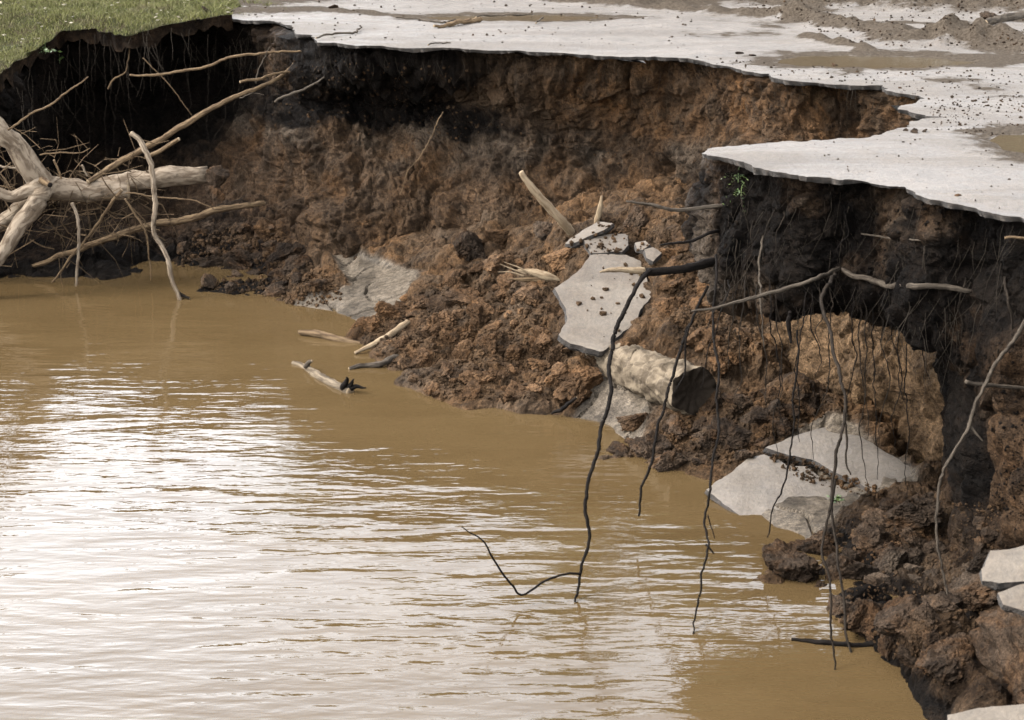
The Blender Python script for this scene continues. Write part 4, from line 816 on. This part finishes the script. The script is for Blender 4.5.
for k, l_ in enumerate(([(500, 264), (512, 269), (526, 274)], [(504, 262), (520, 268), (532, 275)], [(498, 272), (510, 272), (524, 276)])): part("splinter", l_, yb - .03, yb - .04, [.3, .8, 1], FRESHWOOD, t, seed=26 + k, lump=.3)
r = mpp(11.9)
tag(wood("driftwood_stick", ppts([(299, 332, 12.0), (318, 334, 11.95), (340, 340, 11.85), (362, 345, 11.8)], 12), [x * r for x in (2.2, 4.2, 4, 3.4)], TANWOOD, seed=31, lump=.35, end=FRESHWOOD), "broken stick jutting from the rubble toe over the water", "stick")
yb = rest(385, 338) - .04
tag(wood("driftwood_stick", [G(355, 353, .01), P(372, 345, yb), P(388, 336, yb + .08), P(408, 322, yb + .25)], [x * r for x in (1.5, 3, 3.2, 3)], FRESHWOOD, seed=32, lump=.35), "pale stick slanting up the rubble toe from the water", "stick")
tag(wood("driftwood_stick", [G(349, 369, .005), G(365, 364, .02), G(380, 363, .03), G(398, 356, .05)], [x * r for x in (1.4, 2.6, 3.2, 2.4)], GREYBARK, seed=33, lump=.5, kink=.03), "small knobbly grey stick lying at the waterline below the pale stick", "stick")
t = empty("floating_branch", G(322, 380, 0)); tag(t, "short grey branch with a ragged dark root end floating in the water", "branch")
r = mpp(11.2)
part("stem", [(293, 363, 11.3), (302, 366, 11.25), (318, 376, 11.0), (334, 385, 10.8), (350, 392, 10.65)], 11, 11, [2.5, 4.6, 4.8, 4.8, 5.2], BIRCHM, t, seed=34, lump=.35, seg=10)
for k, l_ in enumerate(([(346, 390), (352, 384), (354, 379)], [(347, 391), (357, 386), (366, 388)], [(347, 393), (356, 395), (365, 393)], [(346, 392), (350, 397), (355, 401)], [(343, 388), (346, 382), (345, 378)])): part("root_stub", l_, 10.68, 10.62, [3.4, 2.4, .6], DARKBARK, t, seed=35 + k, kink=.02, end=DARKBARK)
part("knot", [(306, 367), (309, 362), (312, 361)], 11.15, 11.1, [3, 2.4, 1.4], GREYBARK, t, seed=41)
tag(wood("root_fragment", [G(551, 414, .02), G(562, 410, .05), G(571, 404, .08), G(578, 399, .12)], [.006, .014, .013, .006], DARKBARK, seed=42, kink=.03, lump=.4), "small dark root fragment at the waterline left of the silt patch", "root")
tag(wood("floating_twig", [G(791, 639, .006), G(806, 640, .008), G(822, 642, .01), G(855, 645, .01), G(893, 640, .02), G(930, 634, .04)], [.006, .012, .012, .012, .01, .006], DARKBARK, seed=43, kink=.012, lump=.4), "long dark twig lying on the water at lower right", "twig")

# ------------------------------------------------------------------ roots and branches hanging from the ledge
r = mpp(8.7)
t = empty("broken_root", P(716, 262, 8.95)); tag(t, "thick dark root with a pale broken end and a long root hanging to the water", "root")
stm = part("stem", [(748, 256, 9.1), (716, 262, 8.9), (690, 267, 8.75), (660, 271, 8.65), (640, 271, 8.6)], 8.8, 8.6, [4.8, 4.6, 4.3, 4.1, 3.8], DARKBARK, t, seed=51, lump=.25, kink=.01)
part("broken_end", [(644, 271), (625, 270), (610, 270), (600, 272)], 8.6, 8.5, [3.7, 3.2, 2.6, .8], FRESHWOOD, stm, seed=52, lump=.3)
hr = part("hanging_root", [(650, 270), (640, 280), (632, 296), (621, 320), (612, 345), (608, 368), (612, 391), (603, 420), (598, 445), (594, 466), (587, 486), (586, 514), (589, 543), (583, 565), (578, 588), (573, 603)], 8.6, 7.43, [2.4, 2.2, 2.1, 2.1, 2, 2, 1.95, 1.9, 1.85, 1.8, 1.7, 1.6, 1.5, 1.4, 1.3, 1], DARKBARK, t, seed=53, lump=.3, kink=.02, seg=8)
part("side_twig", [(581, 574), (570, 573), (559, 575), (540, 583), (521, 595), (511, 585), (492, 556), (482, 539), (470, 532), (461, 526)], 7.5, 7.33, [1.2, 1.1, 1.1, 1, 1, .9, .9, .8, .6, .4], DARKBARK, hr, seed=54, kink=.012, seg=6)
def seat(x, y, d=0.):
    l_, n_, nm = hit(x, y); return l_.y + d
def root(name, lst, Y0, Y1, ra, mt, lab, seed, grp=None, kink=.02, subs=()):
    ra = [x * .66 for x in ra]
    if subs:
        e = empty(name, P(lst[0][0], lst[0][1], lst[0][2] if len(lst[0]) > 2 else Y0)); tag(e, lab, "root", grp)
        part("stem", lst, Y0, Y1, ra, mt, e, seed=seed, lump=.35, kink=kink, seg=8, end=mt)
        for q, (l2, ya, yb_, ra2) in enumerate(subs): part("side_root", l2, ya, yb_, ra2, mt, e, seed=seed + 60 + q, kink=kink * .7, seg=6, end=mt)
        return e
    return tag(wood(name, ppts(lst, Y0, Y1), [x * r for x in ra], mt, seed=seed, lump=.35, kink=kink, seg=7, end=mt), lab, "root", grp)
root("hanging_root", [(708, 286), (692, 320), (683, 340), (677, 362), (668, 388), (663, 413), (657, 433), (651, 460), (642, 489), (638, 516)], 8.75, 8.2, [2, 2.2, 2.2, 2.3, 2.3, 2.2, 2.2, 2.1, 1.9, 1.5], DARKBARK, "dark root hanging in front of the fallen log, ending above the water", 61, subs=[([(692, 320), (686, 345), (684, 372), (672, 396)], 8.65, 8.5, [1, 1, .9, .7])])
root("hanging_root", [(716, 255), (717, 275), (712, 313), (716, 345), (718, 368), (717, 395), (719, 431), (713, 460), (709, 492), (705, 527), (707, 550), (703, 577), (697, 610), (693, 636)], 8.8, 7.1, [1.9, 1.9, 1.9, 1.9, 1.9, 1.9, 1.8, 1.8, 1.7, 1.6, 1.5, 1.4, 1.3, 1], DARKBARK, "very long thin root dropping straight to the water left of the silt", 62, subs=[([(706, 545), (711, 551), (715, 556)], 7.55, 7.5, [1.1, 1, .6]), ([(708, 515), (712, 528), (715, 538)], 7.75, 7.7, [.6, .5, .4])])
root("hanging_root", [(842, 258, seat(842, 258, .06)), (836, 270, seat(836, 270, -.03)), (829, 283), (821, 297), (822, 312), (829, 330), (834, 348), (838, 365), (840, 383), (846, 400), (843, 422), (837, 446), (835, 479), (830, 507), (824, 540), (822, 556), (830, 588), (832, 626), (833, 676)], 8.1, 6.75, [2.8, 3, 2.8, 2.6, 2.5, 2.4, 2.3, 2.2, 2.1, 2, 2, 1.9, 1.8, 1.7, 1.6, 1.5, 1.4, 1.1], ROOTM, "long pale topped root hanging from the ledge root down to the water", 63, subs=[([(835, 480), (832, 510), (836, 545), (838, 564), (844, 602), (848, 635), (854, 663), (859, 682)], 7.6, 6.75, [1.5, 1.4, 1.3, 1.2, 1.2, 1.1, 1, .7]), ([(844, 410), (847, 440), (846, 462), (852, 475)], 7.95, 7.8, [1.2, 1.1, 1, .7])])
root("branch", [(692, 311), (712, 307), (735, 302), (760, 296), (787, 287), (815, 279), (835, 270, seat(835, 270, -.03)), (848, 262, seat(848, 262, .08))], 7.95, 8.1, [1.5, 2.2, 2.6, 2.8, 3, 3.2, 3.4, 3], GREYBARK, "long grey branch reaching left from under the ledge", 64, kink=.012)
root("thick_root", [(836, 262, seat(836, 262, .06))] + [(x, y, seat(x, y, -.03)) for x, y in ((852, 276), (868, 279), (893, 285), (915, 285), (940, 287))] + [(978, 290, seat(978, 290, .08))], 7.85, 7.85, [3, 4.2, 4.6, 4.6, 4.3, 4, 3], GREYBARK, "thick root running right along the underside of the ledge", 65, kink=.015)
root("root", [(740, 206, 9.05), (727, 205), (697, 209), (673, 210), (650, 205), (627, 201)], 8.9, 8.75, [3.6, 3.4, 3.1, 2.9, 2.4, 1.4], GREYBARK, "topmost root pointing left from the ledge tip", 66, kink=.012)
root("root", [(724, 230, 9.0), (710, 234), (690, 241), (675, 244), (660, 246)], 8.9, 8.8, [3, 2.8, 2.5, 2.2, 1.2], DARKBARK, "short dark root pointing left between the two longer roots of the ledge tip", 67, kink=.012)
root("root", [(858, 233, seat(858, 233, .05)), (866, 235, seat(866, 235, -.03)), (890, 239, seat(890, 239, -.05)), (915, 240, seat(915, 240, -.03)), (936, 241, seat(936, 241, .04))], 7.95, 7.8, [1.2, 1.4, 1.4, 1], GREYBARK, "thin straight root lying across the dark face of the ledge", 68, kink=.01)
root("hanging_root", [(1030, 312), (1024, 323), (1010, 345), (993, 368), (983, 390), (970, 422), (955, 450), (940, 482), (936, 517), (939, 560), (948, 595), (959, 631)], 7.25, 6.75, [2.4, 2.4, 2.3, 2.3, 2.2, 2.1, 2, 1.8, 1.6, 1.4, 1.2, .9], GREYBARK, "long bent root slanting down in front of the dark pillar at right", 69, subs=[([(968, 424), (975, 431), (983, 441)], 7.05, 7.0, [1.3, 1.1, .6])])
root("hanging_root", [(1003, 270, seat(1003, 270, .06)), (1005, 282, seat(1005, 282, -.02)), (1008, 300), (1012, 320), (1012, 350), (1010, 380), (1012, 395)], 7.35, 7.3, [2, 1.9, 1.7, 1.4, 1.2, .8], ROOTM, "short upright root dangling at the right edge of the ledge", 70)
root("branch", [(966, 382), (985, 384), (1005, 386), (1040, 390)], 7.1, 7.2, [3.2, 2.4, 2.2, 2.2], GREYBARK, "short level stick with a pale split end at the right edge", 71, kink=.006)
root("root", [(1005, 238), (1020, 238), (1040, 240)], 7.2, 7.2, [1.8, 2, 2], TANWOOD, "short tan root stub below the road edge at far right", 72, kink=.006)
root("hanging_root", [(764, 232, seat(764, 232, .05)), (762, 243, seat(762, 243, -.02)), (759, 258, seat(759, 258, -.03)), (759, 275, seat(759, 275, -.03)), (761, 300), (762, 328), (764, 345)], 8.3, 8.25, [1.8, 1.7, 1.6, 1.4, 1.2, .7], GREYBARK, "grey root running down the dark face of the ledge near its tip", 73)
root("hanging_root", [(797, 330), (796, 380), (793, 427), (786, 474), (774, 507), (766, 538)], 8.2, 7.9, [1.3, 1.4, 1.4, 1.4, 1.2, .8], DARKBARK, "thin dark root curving left over the silt, tip above its edge", 74)
root("hanging_root", [(790, 312), (789, 325), (792, 344)], 8.2, 8.2, [2.6, 4, 1.6], DARKBARK, "stubby dark root clump hanging below the ledge", 75)
LM2 = [(728, 204, "topmost root"), (717, 330, "very long thin root"), (760, 290, "grey root on the ledge face"), (790, 330, "stubby dark root clump"), (838, 350, "long pale topped root"), (893, 285, "thick ledge root"), (905, 240, "thin root across the ledge face"), (795, 420, "root curving over the silt"), (1010, 330, "short upright root at right"), (960, 400, "long bent root"), (740, 300, "long grey branch"), (880, 420, "lit wall"), (910, 340, "ledge underside")]
LM3 = [(42, 100, "straight slanting twig"), (110, 80, "small hooked root"), (180, 72, "pale curved branch"), (200, 115, "long leaning pole"), (170, 92, "very thin slanting root"), (100, 150, "driftwood limb"), (60, 60, "small weed")]
FR = [((777, 330), (778, 455)), ((866, 330), (869, 500)), ((906, 350), (907, 498)), ((752, 225), (742, 290)), ((745, 300), (733, 400)), ((733, 270), (731, 370)), ((803, 318), (800, 440)), ((812, 330), (818, 380)), ((853, 325), (850, 420)), ((860, 345), (868, 440)), ((876, 290), (887, 340)), ((906, 296), (920, 345)), ((893, 335), (905, 400)), ((915, 330), (930, 380)), ((884, 340), (880, 440)), ((899, 345), (896, 450)), ((965, 280), (962, 340)), ((728, 290), (700, 390)), ((738, 240), (729, 300)), ((770, 325), (786, 430)), ((818, 300), (822, 345)), ((940, 310), (945, 400)), ((1000, 300), (990, 380)), ((725, 300), (706, 330)), ((742, 200), (752, 260)), ((782, 215), (776, 262)), ((845, 215), (842, 262)), ((925, 250), (922, 310)), ((985, 300), (980, 350)), ((757, 320), (768, 420)), ((830, 330), (812, 460)), ((873, 345), (878, 480))]
for k, (a, b) in enumerate(FR):
    Yk = 8.75 - .9 * (a[0] - 720) / 230 if a[1] < 290 else random.uniform(8.05, 8.5) - .5 * max(0, a[0] - 900) / 100
    Yk -= .0 if a[1] > 290 else .12
    mid1 = (a[0] * .6 + b[0] * .4 + random.uniform(-6, 6), a[1] * .6 + b[1] * .4); mid2 = (a[0] * .3 + b[0] * .7 + random.uniform(-6, 6), a[1] * .3 + b[1] * .7)
    if a[1] < 290: Yk = seat(*a, -.025); head = [(a[0], a[1] - 6, Yk + .07), (*a, Yk)]
    else: Yk = max(Yk, 8.35) if a[0] < 960 else Yk; head = [(a[0], 285, Yk + .1), (a[0], 300, Yk), a] if a[1] > 305 else [(a[0], 280, Yk + .1), a]
    root("fine_root", head + [mid1, mid2, b], Yk, Yk - .05, [.9, .9, .85, .75, .4], random.choice((ROOTM, ROOTM, DARKBARK)), uniq(("short" if b[1] - a[1] < 70 else "long") + " fine rootlet ", (a[0] + b[0]) / 2, (a[1] + b[1]) / 2, LM2), 100 + k, "fine roots under the ledge", kink=.03)
hv, hf = [], []
def strand(a, L, rr, drift):
    b = len(hv); p_ = Vector(a); n_ = 6; vx, vy = random.gauss(0, drift), random.gauss(0, drift * .5)
    for k in range(n_ + 1):
        w_ = rr * (1 - .75 * k / n_)
        for j in range(3): hv.append(p_ + Vector((math.cos(j * 2.1) * w_, math.sin(j * 2.1) * w_, 0)))
        vx += random.gauss(0, drift * .7); vy += random.gauss(0, drift * .4); p_ = p_ + Vector((vx, vy, -1)).normalized() * (L / n_)
    for k in range(n_):
        for j in range(3): hf.append([b + k * 3 + j, b + k * 3 + (j + 1) % 3, b + k * 3 + 3 + (j + 1) % 3, b + k * 3 + 3 + j])
for k in range(210):
    p_ = rin([(712, 172), (745, 168), (905, 192), (1024, 224), (1024, 330), (945, 338), (830, 316), (718, 300)]); l_, n_, nm = hit(*p_)
    if l_ is not None and nm.startswith(("overhang", "near", "bank")): strand(l_ + Vector((0, -.008, 0)), random.uniform(.08, .45), random.uniform(.0012, .003), .3)
for k in range(110):
    p_ = rin([(10, 85), (95, 32), (240, 24), (300, 40), (300, 70), (240, 60), (95, 60), (20, 120)]); l_, n_, nm = hit(*p_)
    if l_ is not None: strand(l_ + Vector((0, -.02, 0)), random.uniform(.1, .6), random.uniform(.0015, .004), .22)
for k in range(60):
    p_ = rin([(310, 50), (890, 90), (880, 100), (700, 75), (320, 62)]); l_, n_, nm = hit(*p_)
    if l_ is not None: strand(l_ + Vector((0, -.02, 0)), random.uniform(.08, .3), random.uniform(.0015, .003), .25)
me = mesh("root_hairs", hv, hf); me.uv_layers.new(name="UVMap"); tag(link("root_hairs", me, GREYBARK), "hair thin roots hanging from the cut soil", "roots", kind="stuff")
r = mpp(13.5)
for k, (x0, y0, x1, y1) in enumerate([(43, 82, 42, 150), (80, 60, 78, 135), (88, 60, 90, 165), (104, 55, 108, 165), (111, 60, 112, 160), (118, 50, 116, 120), (128, 48, 132, 130), (208, 55, 209, 160), (142, 45, 140, 100), (95, 55, 92, 120), (68, 65, 62, 150), (160, 45, 164, 90), (185, 60, 188, 130), (55, 70, 60, 120), (240, 60, 236, 130), (225, 120, 205, 170), (84, 85, 65, 150), (30, 90, 27, 140)]):
    Yk = 14.3 if x0 < 40 else 15.5 if x0 < 100 else 15.4
    root("fine_root", [(x0, y0 - 20), (x0, y0), (x0 * .6 + x1 * .4 + random.uniform(-4, 4), y0 * .6 + y1 * .4), (x0 * .3 + x1 * .7 + random.uniform(-4, 4), y0 * .3 + y1 * .7), (x1, y1)], Yk, Yk + .1, [.5, .5, .45, .4, .2], ROOTM, uniq(("short" if y1 - y0 < 70 else "long") + " fine rootlet in the dark hollow ", (x0 + x1) / 2, (y0 + y1) / 2, LM3), 200 + k, "fine roots under the grass", kink=.03)
root("root", [(443, 112), (432, 135), (420, 158), (407, 172), (401, 195)], 13.2, 13.3, [.9, .9, .9, .8, .5], TANWOOD, "thin pale root on the bare brown wall of the bank", 240)

# ------------------------------------------------------------------ sticks on the road
def ground_stick(name, px, ra, mt, lab, seed, lift=.6):
    rr = mpp(15.5); pts = [G(x, y, ROADZ + .01 + max(ra) * rr * lift) for x, y in px]
    tag(wood(name, pts, [x * rr for x in ra], mt, seed=seed, lump=.3, kink=.02, seg=7), lab, "stick")
ground_stick("stick", [(434, 26), (448, 24), (462, 22), (480, 19)], [1.2, 2.2, 2.4, 2.8], TANWOOD, "thick tan stick lying on the road near its far edge", 301)
ground_stick("stick", [(396, 17), (420, 19), (440, 22), (455, 20)], [.9, 1.1, 1.1, .7], GREYBARK, "thin twig crossing behind the thick tan stick on the road", 302)
ground_stick("stick", [(476, 17), (495, 15), (515, 16), (532, 14)], [.8, 1, 1, .6], GREYBARK, "thin level twig right of the thick tan stick", 303)
ground_stick("stick", [(316, 38), (335, 34), (352, 33), (362, 27)], [.7, 1, 1, .6], GREYBARK, "thin bent twig at the road corner above the cliff", 304)
ground_stick("stick", [(536, 23), (540, 20), (543, 18)], [.8, .9, .6], GREYBARK, "tiny dark twig on the road right of the level twig", 305)
ground_stick("stick", [(428, 45), (438, 43), (450, 42)], [.6, .7, .5], GREYBARK, "tiny twig close to the road edge above the cliff", 306)
ground_stick("stick", [(985, 23), (1000, 20), (1030, 16), (1060, 14)], [3, 5, 5.5, 5], GREYBARK, "grey log half buried in mud at the far right of the road", 307, .3)

# ------------------------------------------------------------------ broken block of bank, near right
t = empty("broken_bank_block", (2.15, 6.0, 0)); tag(t, "blurred broken block of earth with asphalt on top at the bottom right corner", "rubble")
inv = Matrix.Translation(-Vector(t.location))
def child(o): o.parent = t; o.matrix_parent_inverse = inv; return o
o = link("earth_core", clod_data(13, DARKCLOD), None); o.location = (2.22, 6.05, .32); o.scale = (.44, .4, .52); o.rotation_euler = (.1, .1, 2.); child(o)
o = link("earth_core", clod_data(16, DARKCLOD), None); o.location = (2.25, 5.62, .1); o.scale = (.5, .42, .4); o.rotation_euler = (.3, .0, .6); child(o)
for k, (px, p0, nn, th) in enumerate(([[(981, 568), (993, 552), (1030, 544), (1090, 548), (1100, 580), (1040, 578), (1000, 584), (984, 580)], P(1010, 565, 6.0), (-.12, -.3, .95), .05], [[(997, 592), (1024, 581), (1080, 580), (1080, 606), (1030, 612), (1003, 604)], P(1020, 595, 5.85), (-.05, -.35, .94), .05], [[(946, 714), (985, 706), (1030, 702), (1090, 704), (1090, 760), (960, 760)], P(1010, 715, 5.45), (-.1, -.2, .97), .06])):
    child(slab("asphalt_plate", px, p0, nn, th, AM, seed=40 + k, jagamp=.015))

# ------------------------------------------------------------------ small plants
def plant(name, loc, n, L, spread, lab, mat=LEAFM, droop=.3, leaf=.018):
    V, F = [], []
    for k in range(n):
        a = random.uniform(0, 6.28); l_ = L * random.uniform(.4, 1); dv = Vector((math.cos(a) * spread, math.sin(a) * spread - .2 * spread, 1 - droop * random.random() * 2)).normalized()
        for j in range(5):
            c = Vector(loc) + dv * l_ * (j + 1) / 5 + Vector((0, 0, -droop * .5 * l_ * ((j + 1) / 5) ** 2)); s = leaf * random.uniform(.6, 1.2)
            d1 = Vector((random.gauss(0, 1), random.gauss(0, 1), random.gauss(0, .6))).normalized() * s; d2 = d1.cross(Vector((random.gauss(0, 1), random.gauss(0, 1), 1))).normalized() * s * .45
            b = len(V); V += [c - d1, c + d2, c + d1, c - d2]; F.append([b, b + 1, b + 2, b + 3])
    e = empty(name, loc); tag(e, lab, "plant"); iv = Matrix.Translation(-Vector(loc))
    o = link("leaves", mesh("leaves", V, F, False), mat, e); o.matrix_parent_inverse = iv
    o = link("stem", tube_mesh("stem", [Vector(loc) - Vector((0, 0, .03)), Vector(loc) + Vector((0, 0, L * .3)), Vector(loc) + Vector((.01, -.02, L * .6))], [.003, .0025, .001], seg=5, seed=n), [LEAFM, LEAFM], e); o.matrix_parent_inverse = iv
def onsurf(px, py, up_=0.): l_, n_, nm = hit(px, py); return l_ + Vector((0, -.02, up_))
plant("weed", onsurf(738, 176), 16, .13, .9, "green sprig drooping from the ledge tip under the road edge", droop=.9, leaf=.009)
plant("weed", onsurf(741, 192), 10, .1, .8, "small green sprig lower on the ledge tip", droop=1., leaf=.008)
plant("weed", onsurf(46, 50), 14, .16, .8, "leafy green weed on the grass edge above the dark hollow", droop=.5, leaf=.02)
plant("weed", onsurf(60, 60), 8, .1, .8, "small weed hanging below the grass edge at left", droop=.7, leaf=.016)
plant("grass_tuft", onsurf(836, 498), 26, .07, 1.2, "flattened green tuft on the crack in the silt", droop=.7, leaf=.012)
# litter on the grass
lv, lf = [], []
for k in range(420):
    x_ = random.uniform(-6, -2.4); y_ = random.uniform(13.4, 19)
    if not inpoly([(x_, y_)], vo_all)[0]: continue
    z_ = float(verge_z(np.array([x_]), np.array([y_]))[0]) + .025; s = random.uniform(.01, .03); a = random.uniform(0, 6.28); b = len(lv)
    u_ = Vector((math.cos(a), math.sin(a), random.uniform(-.4, .4))) * s; w_ = Vector((-math.sin(a), math.cos(a), random.uniform(-.4, .4))) * s * .6; c = Vector((x_, y_, z_)); lv += [c - u_, c + w_, c + u_, c - w_]; lf.append([b, b + 1, b + 2, b + 3])
tag(link("leaf_litter", mesh("leaf_litter", lv, lf, False), LITTERM), "pale dead leaves scattered in the grass", "leaves", kind="stuff")
# ------------------------------------------------------------------ water
tag(link("river_water", mesh("river_water", [(-400, -300, 0), (400, -300, 0), (400, 16.5, 0), (-400, 16.5, 0)], [[0, 1, 2, 3]], False), WATERM), kind="structure")
